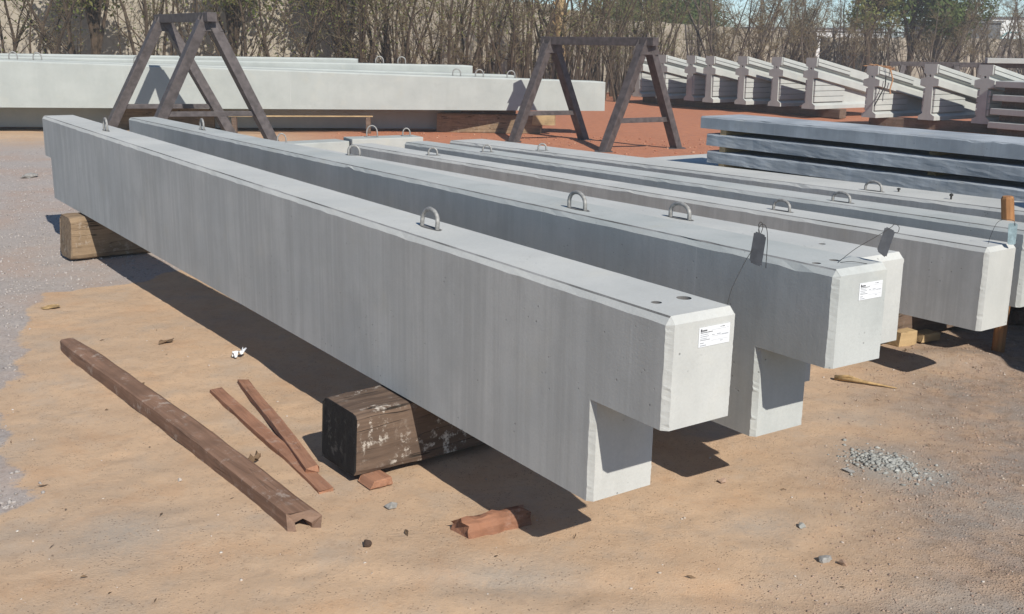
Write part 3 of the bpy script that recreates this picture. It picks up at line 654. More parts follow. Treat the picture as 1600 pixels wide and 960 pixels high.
# post standing between the fifth and sixth beams
mb = MB(); mb.tube([(0, 0, -.1), (0, 0, .6), (-.06, 0.01, 1.035), (-.061, .01, 1.05)], [.042, .041, .040, .032], 10); o = mb.build('wooden_post', M['post']); o.location = (3.31, 6.96, 0); tag(o, 'round orange-brown wooden post rising behind the fifth beam', 'post')
# crumpled white paper, straw stick, leaf
def crumple(name, x, y, r, mat, label, cat, seed, hz=.8):
    rr_ = random.Random(seed); bm = bmesh.new(); bmesh.ops.create_grid(bm, x_segments=5, y_segments=4, size=r)
    for v_ in bm.verts: v_.co.z = rr_.uniform(0, r * hz) + .5 * r * hz * (v_.co.x / r + 1) * .5; v_.co.x *= rr_.uniform(.75, 1.15); v_.co.y *= rr_.uniform(.4, .8)
    o = from_bm(name, bm, mat); o.location = (x, y, gz(x, y) + .004); o.rotation_euler = (0, 0, .6); tag(o, label, cat)
    md = o.modifiers.new('thickness', 'SOLIDIFY'); md.thickness = .0015; return o
crumple('crumpled_paper', -1.755, 6.56, .042, M['paper'], 'crumpled white paper at the edge of the front beam shadow', 'paper', 4, 1.1)
crumple('dead_leaf', -1.25, 4.81, .042, M['dryleaf'], 'curled dead leaf beside the long brown plank', 'leaf', 5, .9)
crumple('wood_chip', -3.50, 7.83, .07, M['straw'], 'flat pale wood chip where gravel meets sand at the left', 'wood chip', 6, .15)
crumple('dead_leaf', -2.33, 6.9, .05, M['dryleaf'], 'dark twig-like leaf off the far end of the long plank', 'leaf', 8, .3)
mb = MB(); mb.tube([(2.0, 6.28, gz(2, 6.28) + .018), (2.12, 6.215, gz(2.1, 6.2) + .02), (2.33, 6.12, gz(2.3, 6.1) + .008)], [.016, .012, .003], 6)
mb.tube([(2.0, 6.28, gz(2, 6.28) + .02), (2.07, 6.24, gz(2.1, 6.24) + .04), (2.16, 6.20, gz(2.1, 6.2) + .022)], [.012, .010, .004], 5)
tag(mb.build('dry_stalk', M['straw'], None, True), 'dry straw-coloured stalk on the soil right of the second beam', 'stalk')

# ------------------------------------------------------------------ plastic tags on wires
def tagcard(card, wires, label, mat, holes=True):
    c_ = sum((Vector(q) for q in card), Vector()) / 4
    r_ = empty('identification_tag', loc=c_); tag(r_, label, 'tag', 'wired tags on beam ends')
    p = [Vector(q) - c_ for q in card]; nn = (p[1] - p[0]).cross(p[3] - p[0]).normalized() * .0016
    o = mesh('card', [q + nn for q in p] + [q - nn for q in p], [(0, 1, 2, 3), (7, 6, 5, 4), (0, 4, 5, 1), (1, 5, 6, 2), (2, 6, 7, 3), (3, 7, 4, 0)], mat, r_)
    bm = bmesh.new(); bm.from_mesh(o.data); bmesh.ops.recalc_face_normals(bm, faces=bm.faces); bmesh.ops.bevel(bm, geom=[e for e in bm.edges if abs((e.verts[0].co - e.verts[1].co).length - .0032) < .0006], offset=.006, segments=3, affect='EDGES'); bm.to_mesh(o.data); bm.free()
    for wpts in wires:
        mb_ = MB(); P = [Vector(q) - c_ for q in wpts]
        Q = []
        for i in range(len(P) - 1):                       # Catmull-Rom
            p0, p1, p2, p3 = P[max(i - 1, 0)], P[i], P[i + 1], P[min(i + 2, len(P) - 1)]
            for s_ in range(5):
                u = s_ / 5; Q.append(.5 * ((2 * p1) + (p2 - p0) * u + (2 * p0 - 5 * p1 + 4 * p2 - p3) * u * u + (3 * p1 - p0 - 3 * p2 + p3) * u ** 3))
        Q.append(P[-1]); mb_.tube(Q, .0013, 5); mb_.build('wire', M['wire'], r_, True)
tagcard([(.831, 3.62, 1.371), (.872, 3.61, 1.357), (.859, 3.60, 1.248), (.818, 3.61, 1.264)],
        [[(.739, 3.55, 1.122), (.757, 3.57, 1.18), (.80, 3.60, 1.262), (.838, 3.615, 1.325), (.846, 3.615, 1.360), (.846, 3.62, 1.378), (.856, 3.625, 1.394), (.872, 3.625, 1.385), (.880, 3.625, 1.34), (.881, 3.625, 1.24)],
         [(.850, 3.615, 1.36), (.845, 3.62, 1.392), (.853, 3.62, 1.402), (.860, 3.62, 1.385), (.852, 3.615, 1.36)]], 'dark tag on a wire standing up from the frontmost beam end', M['black'])
tagcard([(1.475, 4.17, 1.302), (1.513, 4.16, 1.284), (1.479, 4.14, 1.180), (1.443, 4.15, 1.207)],
        [[(1.290, 4.14, 1.157), (1.300, 4.14, 1.168), (1.36, 4.15, 1.215), (1.44, 4.16, 1.262), (1.495, 4.165, 1.298), (1.51, 4.165, 1.312), (1.528, 4.165, 1.30), (1.524, 4.165, 1.278), (1.500, 4.16, 1.285)],
         [(1.300, 4.14, 1.160), (1.34, 4.12, 1.168), (1.40, 4.12, 1.160)]], 'dark tag on a wire leaning over the second beam end', M['black'])
tagcard([(2.850, 6.06, 1.018), (2.898, 6.05, 1.018), (2.905, 6.06, .892), (2.858, 6.06, .892)],
        [[(2.764, 6.10, .888), (2.768, 6.08, .95), (2.785, 6.06, 1.02), (2.83, 6.055, 1.04), (2.873, 6.05, 1.032), (2.885, 6.05, 1.005)]], 'pale film tag standing on the corner of the fourth beam', M['clear'])

# ------------------------------------------------------------------ stack of slabs at the right
def slab_stack(ox, oy, yaw, items, wd, L, mat, group, labels, z0, sp_ys, rough=0.004):
    for k, (off, zb, th) in enumerate(items):
        V_, F_, _d = sweep(wd, 0, th, 0, L, 0.012, 0.002, .08, seed=70 + k, rows=5)
        V_ = [(a + rough * 3.2 * (fbm(y * 11 + k * 9, z * 26) - .47) * (1 if k < 2 else .1), y, z) for a, y, z in V_]
        o_ = mesh('precast_slab', V_, F_, mat)
        bm = bmesh.new(); bm.from_mesh(o_.data); bmesh.ops.recalc_face_normals(bm, faces=bm.faces); bm.to_mesh(o_.data); bm.free()
        c_, s_ = math.cos(yaw), math.sin(yaw)
        o_.location = (ox + off * s_, oy - off * c_, zb); o_.rotation_euler = (0, 0, yaw); tag(o_, labels[k], 'slab', group)
# runs from the far left end towards the camera: origin is the near-left corner of each slab
SY = 0.61
def at_stack(a): return (2.03 + math.sin(SY) * a, 11.28 - math.cos(SY) * a)
ox, oy = at_stack(5.2)
slab_stack(ox, oy, SY, [(0.0, .792, .122), (-.02, .968, .122), (-.12, 1.140, .125)], 0.62, 5.2, M['conc_slab'], 'stacked dark slabs',
           ['bottom rough-edged dark slab of the stack beyond the beams', 'middle rough-edged dark slab of the stack beyond the beams', 'smooth top slab of the dark stack beyond the beams'], .79, ())
k = 0
for a in (0.25, 2.6, 4.6):
    for zz, hh_ in ((.728, .064), (.914, .054), (1.090, .050)):
        x, y = at_stack(a); mb = MB(); mb.box(0 if a < 1 else .16, .62, 0, .08, 0, hh_); o = mb.build('wood_spacer', M['block']); o.location = (x + .01, y, zz); o.rotation_euler = (0, 0, SY)
        lv = {0: 'under the bottom slab', 1: 'under the middle slab', 2: 'under the top slab'}[k % 3]; pos = ('left end', 'middle', 'right end')[k // 3]
        tag(o, f'short wood spacer {lv} at the {pos} of the dark slab stack', 'spacer', 'wood spacers in the dark slab stack'); k += 1

# ------------------------------------------------------------------ steel trestles
def trestle(label, apexA, apexB, feetA, feetB, leg=0.27, dep=0.18, over=0.28):
    """two A-frames joined by a top bar"""
    base = Vector(((apexA[0] + apexB[0]) / 2, (apexA[1] + apexB[1]) / 2, 0)); r_ = empty('steel_trestle', loc=base); tag(r_, label, 'trestle', 'steel trestles in the yard')
    A, B = Vector(apexA) - base, Vector(apexB) - base; d = (B - A); d.z = 0; d.normalize()
    mb = MB(); t0 = A - d * over; t1 = B + d * over; t0.z = A.z - .08; t1.z = B.z - .08; mb.bar(t0, t1, .18, .16); mb.build('top_bar', M['steel'], r_, False, .008)
    for ap, ft in ((A, feetA), (B, feetB)):
        P = []
        for f_ in ft:
            q = Vector((f_[0], f_[1], gz(f_[0], f_[1]) - .02)) - base; sd = (q - ap); sd.z = 0; sd.normalize()
            top = ap + sd * .07; top.z = ap.z - .16
            mb = MB(); mb.bar(q, top, leg * .8, dep, d.cross(q - top)); mb.build('leg', M['steel'], r_, False, .008); P.append((q, top))
        f = .30; a, b_ = (P[i][0].lerp(P[i][1], f) for i in (0, 1)); mb = MB(); mb.bar(a, b_, .09, .09); mb.build('cross_brace', M['steel'], r_, False, .005)
        for i in (0, 1):
            q = P[i][0]; mb = MB(); mb.box(q.x - .17, q.x + .17, q.y - .14, q.y + .14, q.z + .012, q.z + .03); mb.build('base_plate', M['steel'], r_, False, .003)
        mb = MB(); c0 = (P[0][1] + P[1][1]) / 2; e_ = (P[1][1] - P[0][1]).normalized()
        V_ = [c0 + d * sd * .10 + e_ * a_ + Vector((0, 0, z_)) for sd in (-1, -.86, .86, 1) for a_, z_ in ((-.24, -.16), (.24, -.16), (.10, .12), (-.10, .12))]
        for k0 in (0, 8):
            mb.add(V_[k0:k0 + 8], [(0, 1, 2, 3), (7, 6, 5, 4)] + [(i, i + 4, (i + 1) % 4 + 4, (i + 1) % 4) for i in range(4)])
        mb.build('gusset_plate', M['steel'], r_)
trestle('brown steel trestle at the left, in front of the long pale beam', (-6.99, 21.8, 2.45), (-5.54, 19.75, 2.45), ((-8.2, 21.4), (-5.8, 22.2)), ((-6.7, 19.4), (-4.45, 20.1)))
trestle('brown steel trestle on the red soil right of the long pale beam', (0.74, 22.6, 2.12), (2.50, 20.85, 2.12), ((-0.02, 22.2), (1.50, 22.98)), ((1.72, 20.5), (3.24, 21.33)), .22, .16, .22)
trestle('distant steel trestle at the far right holding a concrete slab', (15.6, 38.6, 1.50), (18.6, 37.6, 1.50), ((15.5, 37.7), (15.9, 39.5)), ((18.4, 36.8), (18.9, 38.5)), .2, .15, .5)
trestle('distant empty steel trestle behind the right-hand girders', (14.6, 41.0, 1.48), (17.2, 40.4, 1.48), ((14.2, 40.3), (15.2, 41.8)), ((16.9, 39.6), (17.8, 41.2)), .2, .15, .5)
mb = MB(); mb.box(-.4, 3.4, -.5, .5, 0, .17); o = mb.build('precast_slab', M['conc_girder'], None, False, .01); o.location = (16.9, 38.2, 1.50); o.rotation_euler = (0, 0, -.32); tag(o, 'concrete slab lying on the distant trestle at the far right', 'slab')

# ------------------------------------------------------------------ long pale tapered beams at the back left
def tapered(p0, p1, h0, h1, wd, zb, label, loops=(), ridge=None):
    """solid beam; p0 left bottom front corner, p1 right; top slopes from h0 down to h1"""
    p0, p1 = Vector((*p0, zb)), Vector((*p1, zb)); d = p1 - p0; L = d.length; yaw = math.atan2(d.y, d.x)
    r_ = empty('tapered_beam', loc=p0, rz=yaw); tag(r_, label, 'beam', 'long pale beams at the back')
    rr_ = random.Random(int(L * 100)); n = 60; V_ = []; F_ = []
    for j in range(n + 1):
        tt = j / n; x = tt * L; h_ = h0 + (h1 - h0) * tt; q = lambda: rr_.uniform(-.004, .004); e = .012 if j in (0, n) else 0
        V_ += [(x, e, 0), (x, e, h_ - .03 + q()), (x, .025 + q(), h_ - e), (x, wd - .025, h_ - e), (x, wd - e, h_ - .03), (x, wd - e, 0)]
    for j in range(n):
        for k_ in range(6): F_.append((j * 6 + k_, (j + 1) * 6 + k_, (j + 1) * 6 + (k_ + 1) % 6, j * 6 + (k_ + 1) % 6))
    F_.append(tuple(range(6))); F_.append(tuple(n * 6 + k_ for k_ in range(6))[::-1])
    o_ = mesh('concrete_body', V_, F_, M['conc_pale'], r_); bm = bmesh.new(); bm.from_mesh(o_.data); bmesh.ops.recalc_face_normals(bm, faces=bm.faces); bm.to_mesh(o_.data); bm.free()
    if h0 < 1.01:
        for x in (3.5, 6.9, 8.9):
            mb_ = MB(); mb_.box(x, x + .012, -.0035, .004, .01, h0 + (h1 - h0) * x / L - .04); mb_.build('form_joint', M['conc_dark'], r_)
    for x in loops: loop(r_, x, wd * .5, h0 + (h1 - h0) * x / L, .17, .16, .014, 1.57)
    return r_
F0 = Vector((-11.7, 22.62)); F1 = Vector((2.01, 24.05)); fd = (F1 - F0).normalized(); fn = Vector((-fd.y, fd.x))
Lf = (F1 - F0).length
def fpt(s_, o_): q = F0 + fd * s_ + fn * o_; return (q.x, q.y)
tapered(fpt(0, 0), fpt(Lf, 0), 1.00, .64, .42, .54, 'longest pale beam at the back, front of its group with a tapering right end', (10.5, 11.0, 11.7))
tapered(fpt(-1, .5), fpt(11.8, .5), 1.02, .75, .40, .54, 'second pale beam from the front, ending left of the right trestle', (.9, 1.5, 2.0, 2.5, 4.6))
tapered(fpt(-1.2, 1.0), fpt(10.9, 1.0), 1.53, 1.42, .40, .06, 'third pale beam from the front of the back group', (10.0, 10.5))
tapered(fpt(-1.4, 1.5), fpt(8.3, 1.5), 1.57, 1.54, .40, .06, 'rearmost pale beam, shortest of the back group', ())
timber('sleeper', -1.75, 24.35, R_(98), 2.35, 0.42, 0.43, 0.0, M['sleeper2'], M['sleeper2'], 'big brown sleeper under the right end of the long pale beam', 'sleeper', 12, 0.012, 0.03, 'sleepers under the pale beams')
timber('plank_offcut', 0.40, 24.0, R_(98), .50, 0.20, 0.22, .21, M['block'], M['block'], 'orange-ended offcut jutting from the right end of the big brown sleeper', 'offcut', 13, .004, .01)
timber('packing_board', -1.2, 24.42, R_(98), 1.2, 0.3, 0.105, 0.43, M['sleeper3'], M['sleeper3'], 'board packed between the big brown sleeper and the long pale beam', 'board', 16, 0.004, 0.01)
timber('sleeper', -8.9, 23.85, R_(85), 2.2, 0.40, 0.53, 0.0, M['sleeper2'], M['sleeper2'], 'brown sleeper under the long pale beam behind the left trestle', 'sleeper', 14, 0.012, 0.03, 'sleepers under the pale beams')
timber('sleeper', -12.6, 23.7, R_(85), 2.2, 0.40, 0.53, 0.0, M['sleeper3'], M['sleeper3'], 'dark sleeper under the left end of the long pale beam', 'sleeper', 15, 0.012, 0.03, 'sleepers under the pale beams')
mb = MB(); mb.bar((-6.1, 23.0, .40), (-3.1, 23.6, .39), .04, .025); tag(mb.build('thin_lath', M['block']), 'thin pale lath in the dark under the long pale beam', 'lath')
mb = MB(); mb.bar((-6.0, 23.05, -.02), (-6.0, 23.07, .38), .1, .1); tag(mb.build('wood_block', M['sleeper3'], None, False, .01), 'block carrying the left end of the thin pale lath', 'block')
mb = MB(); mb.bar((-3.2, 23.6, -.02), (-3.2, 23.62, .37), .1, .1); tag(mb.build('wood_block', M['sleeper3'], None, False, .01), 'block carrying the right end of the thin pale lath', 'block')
# two low pale beam ends beyond the far ends of the row
def low_beam(p0, p1, zt, th, wd, label, lps):
    p0, p1 = Vector((*p0, zt - th)), Vector((*p1, zt - th)); d = p1 - p0; L = d.length; r_ = empty('low_beam', loc=p0, rz=math.atan2(d.y, d.x)); tag(r_, label, 'beam', 'low pale beams behind the row')
    mb_ = MB(); mb_.box(0, L, 0, wd, 0, th); mb_.build('concrete_body', M['conc_pale'], r_, False, .015)
    for x, s_ in lps: loop(r_, x, wd * .5, th, .14 * s_, .16 * s_, .012, 1.2)
low_beam((-4.05, 17.7), (-2.86, 18.62), .30, .32, .5, 'low pale beam behind the row, left one', ((0.35, 1.0),))
low_beam((-2.80, 18.55), (-1.62, 19.15), .34, .36, .5, 'low pale beam behind the row, right one', ((0.45, 1.3), (1.1, .9)))

# ------------------------------------------------------------------ I-shaped roof girders at the back right
GY_ = R_(90 - 54.5)        # heading of the girder axis (angle from +X)
def girder(x, y, z, s, label, L=3.6, slope=.19, cable=False):
    r_ = empty('roof_girder', loc=(x, y, z), rz=GY_); tag(r_, label, 'girder', 'I-shaped girders in a row')
    # end profile in local (y across, z up); local x runs along the girder. heights: bottom flange, web, middle arms, neck, top flange
    H = 1.43 * s; w2 = .24 * s; wb = .125 * s; wt = .19 * s; wm = .27 * s; ww = .105 * s
    bot = [(-w2, 0), (-w2, .10 * s), (-wb, .17 * s)]
    mid = [(-ww, .86 * s), (-wm, .88 * s), (-wm, 1.05 * s), (-ww * 1.05, 1.09 * s)]
    top = [(-ww * 1.05, 1.17 * s), (-wt, 1.20 * s), (-wt, H)]
    left = bot + mid + top; prof = left + [(-a, z_) for a, z_ in reversed(left)]
    n = len(prof); xs = [0, .04] + [L * i / 8 for i in range(1, 9)]; V_ = []; F_ = []
    for j, xx in enumerate(xs):
        for a, z_ in prof:
            drop = slope * xx if z_ > .5 * s else 0
            V_.append((xx, a * (.985 if j == 0 else 1), z_ - drop * (1 if z_ > .5 * s else 0)))
    for j in range(len(xs) - 1):
        for i in range(n): F_.append((j * n + i, (j + 1) * n + i, (j + 1) * n + (i + 1) % n, j * n + (i + 1) % n))
    F_.append(tuple(range(n))); F_.append(tuple((len(xs) - 1) * n + i for i in range(n))[::-1])
    o_ = mesh('concrete_body', V_, F_, M['conc_girder'], r_); bm = bmesh.new(); bm.from_mesh(o_.data); bmesh.ops.recalc_face_normals(bm, faces=bm.faces); bm.to_mesh(o_.data); bm.free()
    bpy.context.view_layer.update()
    bm = bmesh.new(); q = bmesh.ops.create_cone(bm, cap_ends=True, segments=14, radius1=.032 * s, radius2=.032 * s, depth=.5, matrix=Matrix.Translation((.1, 0.0, 1.13 * s)) @ Matrix.Rotation(math.pi / 2, 4, 'Y'))
    cme = bpy.data.meshes.new('tmp'); bm.to_mesh(cme); bm.free(); cut = bpy.data.objects.new('tmp', cme); C.objects.link(cut); cut.matrix_world = r_.matrix_world
    md = o_.modifiers.new('b', 'BOOLEAN'); md.operation = 'DIFFERENCE'; md.object = cut; bpy.context.view_layer.update()
    me = bpy.data.meshes.new_from_object(o_.evaluated_get(bpy.context.evaluated_depsgraph_get())); o_.modifiers.clear(); o_.data = me; bpy.data.objects.remove(cut)
    # thickened end block with board-marked ribs on both sides of the web and on the top flange
    for sd in (-1, 1):
        for i in range(4):
            z0 = (.20 + i * .155) * s; mb_ = MB(); y0, y1 = sorted((sd * wb * .8, sd * (wb + .055 * s))); mb_.box(.03, 1.35, y0, y1, z0, z0 + .143 * s); mb_.build('end_rib', M['conc_girder'], r_, False, .008)
        for i in range(2):
            V2 = []; z0 = (1.225 + i * .10) * s; y0, y1 = sorted((sd * wt * .9, sd * (wt + .035 * s)))
            for xx in (.03, 1.5):
                dr = slope * xx; V2 += [(xx, y0, z0 - dr), (xx, y1, z0 - dr), (xx, y1, z0 + .085 * s - dr), (xx, y0, z0 + .085 * s - dr)]
            mb_ = MB(); mb_.add(V2, [(0, 1, 2, 3), (7, 6, 5, 4), (0, 4, 5, 1), (1, 5, 6, 2), (2, 6, 7, 3), (3, 7, 4, 0)]); mb_.build('flange_rib', M['conc_girder'], r_, False, .006)
    return r_
gpos = [(4.20, 37.2, .25, .99), (4.85, 36.0, .25, .99), (5.62, 34.9, .25, .99), (6.05, 33.9, .25, .99), (6.88, 33.0, .25, 1.0), (7.72, 32.2, .25, 1.0), (8.42, 31.0, .25, 1.0), (9.02, 27.5, .25, .90), (10.22, 26.8, .25, .95), (11.10, 25.7, .25, .96)]
names = ['girder seen behind the legs of the right trestle, leftmost of the row', 'second girder from the left, crossed by the right leg of the trestle', 'girder standing close against its right neighbour, third from the left', 'fourth girder from the left, right of the close pair', 'fifth girder from the left in the row',
         'sixth girder from the left, middle of the row', 'girder with the widest clear side, left of the one with rope on top', 'girder with orange rope and a hanging cable on its end', 'girder right of the one with rope on top', 'rightmost girder, beside the grey slabs at the frame edge']
for (x, y, z, s), nm in zip(gpos, names): girder(x, y, z, s, nm)
for k, (x0, y0, x1, y1) in enumerate(((4.0, 37.6, 8.7, 30.6), (8.7, 27.5, 11.4, 25.2))):
    a = math.atan2(x1 - x0, y1 - y0); timber('sleeper', x0 + .5, y0 + .5, a, math.hypot(x1 - x0, y1 - y0) + .2, .3, .26, -.01, M['sleeper3'], M['sleeper3'], ('long dark sleeper under the left girders', 'dark sleeper under the right three girders')[k], 'sleeper', 40 + k, .01, .02, 'sleepers under the girders')
mb = MB(); rr_ = random.Random(9)
for i in range(14):
    a = rr_.uniform(0, 6.28); p = Vector((9.20 + rr_.uniform(-.20, .35), 27.62 + rr_.uniform(-.12, .2), 1.53)); pts = [p]
    for q in range(4): p = p + Vector((rr_.uniform(-.14, .14), rr_.uniform(-.09, .09), rr_.uniform(-.02, .03))); pts.append(Vector((p.x, p.y, max(p.z, 1.53) - .16 * max(0, p.x - 9.1))))
    mb.tube(pts, .012, 5)
mb.tube([(9.5, 27.6, 1.47), (9.52, 27.4, 1.2), (9.45, 27.35, .95), (9.47, 27.33, .85)], .018, 5)
tag(mb.build('rope_tangle', M['rope']), 'tangle of orange rope and rags on top of a girder', 'rope')
mb = MB(); mb.tube([(9.32, 27.35, 1.28), (9.30, 27.28, 1.05), (9.2, 27.25, .85), (9.05, 27.22, .55)], .016, 5); tag(mb.build('hanging_cable', M['wire']), 'dark cable hanging down the roped girder end', 'cable')
# grey slabs at the right edge
for k, (x, y, z) in enumerate(((11.70, 24.2, .50), (11.74, 24.25, .81), (11.80, 24.3, 1.12), (11.66, 24.15, .19))):
    mb = MB(); mb.box(0, 3.0, 0, 1.2, 0, .14); o = mb.build('precast_slab', M['conc_girder'], None, False, .012); o.location = (x, y, z); o.rotation_euler = (0, 0, GY_ - .10)
    tag(o, ('second slab from the bottom of the grey stack at the right edge', 'third slab from the bottom of the grey stack at the right edge', 'top slab of the grey stack at the right edge', 'bottom slab of the grey stack at the right edge')[k], 'slab', 'grey slabs at the right edge')
    for q in range(2):
        mb = MB(); mb.box(.3 + q * 2, .4 + q * 2, .05, 1.15, -.17 if k != 3 else -.24, 0.0); s2 = mb.build('wood_spacer', M['sleeper3']); s2.location = (x, y, z); s2.rotation_euler = (0, 0, GY_ - .10); tag(s2, 'dark wood spacer between the grey slabs at the right edge', 'spacer', 'spacers between the grey slabs')

# ------------------------------------------------------------------ boundary wall and what stands beyond it
def wall_run(pts, hs, label):
    r_ = empty('boundary_wall', loc=(*pts[0], 0)); tag(r_, label, 'wall')
    for (a, b_), (ha, hb) in zip(zip(pts, pts[1:]), zip(hs, hs[1:])):
        a, b_ = Vector((*a, 0)), Vector((*b_, 0)); L = (b_ - a).length; n = max(1, round(L / 3.0)); d = (b_ - a) / n
        for i in range(n):
            p = a + d * i; h_ = ha + (hb - ha) * (i + .5) / n; z = -.1; k_ = 0; yaw = math.atan2(d.y, d.x)
            while z < h_ - .2:
                hh_ = min(.78, h_ - z); mb_ = MB(); mb_.box(.0, d.length, -.06, .06 + .004 * (k_ % 2), 0, hh_ - .002); o_ = mb_.build('wall_panel', M['wall'], r_, False, .03)
                o_.location = Vector((p.x, p.y, z)) - Vector((*pts[0], 0)); o_.rotation_euler = (0, 0, yaw); z += hh_; k_ += 1
            mb_ = MB(); mb_.box(-.11, .11, -.11, .11, -.1, h_ + .04); o_ = mb_.build('wall_post', M['wall'], r_, False, .01); o_.location = p - Vector((*pts[0], 0)); o_.rotation_euler = (0, 0, yaw)
wall_run([(-30, 31), (-14, 33), (-3.5, 35.5), (4.6, 47), (17, 62)], [4.6, 4.5, 3.9, 3.0, 2.7], 'tan concrete panel wall behind the thicket on the left')
wall_run([(17.4, 62), (28, 68), (45, 74)], [2.5, 2.6, 2.6], 'tan concrete panel wall far behind the girders on the right')

def tube_np(mb_, *a): mb_.tube(*a)
def sapling(seed, ht, stems, spread, leafiness, twigs, leafmat, barkmat, wide=1.0):
    """multi-stem scrub tree: returns (trunk mesh, crown mesh)"""
    rr_ = random.Random(seed); tr = MB(); V_ = []; F_ = []; tips = []
    for s_ in range(stems):
        az = rr_.uniform(0, 6.28); lean = rr_.uniform(.03, spread); p = Vector((rr_.uniform(-.15, .15), rr_.uniform(-.15, .15), -.1)); d = Vector((math.cos(az) * lean, math.sin(az) * lean, 1)).normalized()
        H = ht * rr_.uniform(.7, 1.1); n = 8; pts = [p.copy()]; r0 = rr_.uniform(.025, .075) * (H / 4.5)
        for i in range(n):
            d = (d + Vector((rr_.gauss(0, .10), rr_.gauss(0, .10), .02))).normalized(); p = p + d * (H / n); pts.append(p.copy())
        rad = [r0 * (1 - .85 * i / n) for i in range(n + 1)]; tr.tube(pts, rad, 5, False)
        for k_ in range(rr_.randint(3, 7)):
            i = rr_.randint(2, n - 1); q = pts[i].lerp(pts[i + 1], rr_.random()); a = rr_.uniform(0, 6.28); dd = Vector((math.cos(a), math.sin(a), rr_.uniform(.25, 1.5))).normalized(); bl = rr_.uniform(.5, 1.5) * (1 - .45 * i / n) * wide
            bp = [q]
            for j in range(4):
                dd = (dd + Vector((rr_.gauss(0, .22), rr_.gauss(0, .22), .08))).normalized(); q = q + dd * bl / 4; bp.append(q.copy())
            br = max(.006, rad[i] * .45); tr.tube(bp, [br, br * .8, br * .6, br * .45, br * .25], 4, False)
            for j in range(1, 5): tips.append((bp[j], dd, bl))
        for i in range(3, n + 1): tips.append((pts[i], d, .8))
    for (q, dd, bl) in tips:
        for k_ in range(twigs):                                        # fine twigs: slim blades
            a = rr_.uniform(0, 6.28); e = (dd * rr_.uniform(0, .8) + Vector((math.cos(a), math.sin(a), rr_.uniform(-.2, 1.0)))).normalized() * rr_.uniform(.18, .55)
            sd = e.cross(Vector((rr_.uniform(-1, 1), rr_.uniform(-1, 1), rr_.uniform(-1, 1)))).normalized() * .007
            o_ = len(V_); V_ += [q - sd, q + sd, q + e]; F_.append((o_, o_ + 1, o_ + 2))
            if rr_.random() < .5:
                m2 = q + e * .5; e2 = Vector((rr_.uniform(-1, 1), rr_.uniform(-1, 1), rr_.uniform(0, 1))).normalized() * .2; o_ = len(V_); V_ += [m2 - sd, m2 + sd, m2 + e2]; F_.append((o_, o_ + 1, o_ + 2))
    nt_ = len(F_)
    for (q, dd, bl) in tips:
        lf = leafiness * (0.45 if q.z < ht * .5 else 1.3)
        for k_ in range(int(lf) + (1 if rr_.random() < lf % 1 else 0)):
            c_ = q + Vector((rr_.gauss(0, .22), rr_.gauss(0, .22), rr_.gauss(0, .18))); u = Vector((rr_.gauss(0, 1), rr_.gauss(0, 1), rr_.gauss(0, 1))).normalized(); v2 = u.cross(Vector((rr_.gauss(0, 1), rr_.gauss(0, 1), rr_.gauss(0, 1)))).normalized(); L = rr_.uniform(.022, .055)
            o_ = len(V_); V_ += [c_ - u * L, c_ + v2 * L * .45, c_ + u * L, c_ - v2 * L * .45]; F_ += [(o_, o_ + 1, o_ + 2, o_ + 3)]
    t_o = tr.build('trunk', barkmat); cm = bpy.data.meshes.new('crown'); cm.from_pydata([tuple(q) for q in V_], [], F_); cm.materials.append(M['twig']); cm.materials.append(leafmat)
    mi = np.zeros(len(F_), dtype=np.int32); mi[nt_:] = 1; cm.polygons.foreach_set('material_index', mi); cm.update()
    tm = t_o.data; bpy.data.objects.remove(t_o); return tm, cm
def place_tree(var, x, y, s, rz, label, group, name='scrub_tree'):
    r_ = empty(name, loc=(x, y, gz(x, y)), rz=rz); r_.scale = (s, s, s); tag(r_, label, 'tree', group)
    for nm, me in zip(('trunk', 'crown'), var):
        o_ = bpy.data.objects.new(nm, me); C.objects.link(o_); o_.parent = r_
    return r_
VL = [sapling(100 + i, 5.2, random.choice((2, 2, 3)), .30, 2.4, 2, M['leaf_olive'], M['bark']) for i in range(7)]     # left: leafy tops
VM = [sapling(200 + i, 4.6, random.choice((3, 4)), .34, 1.8, 4, M['leaf_olive'], M['bark']) for i in range(7)]         # middle: thin leaves
VB = [sapling(300 + i, 5.2, random.choice((3, 4)), .42, .2, 8, M['leaf_dry'], M['bark2'], 1.2) for i in range(6)]     # right: bare
rr_ = random.Random(77)
def wall_y(x): return float(np.interp(x, [-30, -14, -3.5, 4.6, 17, 28, 45], [31, 33, 35.5, 47, 62, 68, 74]))
def row(n, x0, x1, d0, d1, Vs, label, group, s0=.85, s1=1.2):
    for i in range(n):
        x = x0 + (x1 - x0) * (i + rr_.uniform(-.45, .45) + .5) / n; y = wall_y(x) - rr_.uniform(d0, d1)
        place_tree(rr_.choice(Vs), x, y, rr_.uniform(s0, s1), rr_.uniform(0, 6.28), label, group)
row(50, -18, -3.5, 2.4, 6.6, VL, 'thin leafy scrub tree in the thicket between the long pale beams and the tan wall', 'leafy scrub trees before the wall')
row(42, -4.5, 6, 1.6, 7.5, VM, 'thin brown scrub tree with sparse leaves in the thicket behind the right trestle', 'sparse scrub trees behind the trestle')
row(14, 3.5, 12, .8, 6, VM, 'small brown scrub tree behind the left girders', 'scrub trees behind the left girders', .6, .85)
row(56, 8, 34, .8, 11, VB, 'bare grey twiggy tree beyond the girders at the right', 'bare trees beyond the girders', .85, 1.35)
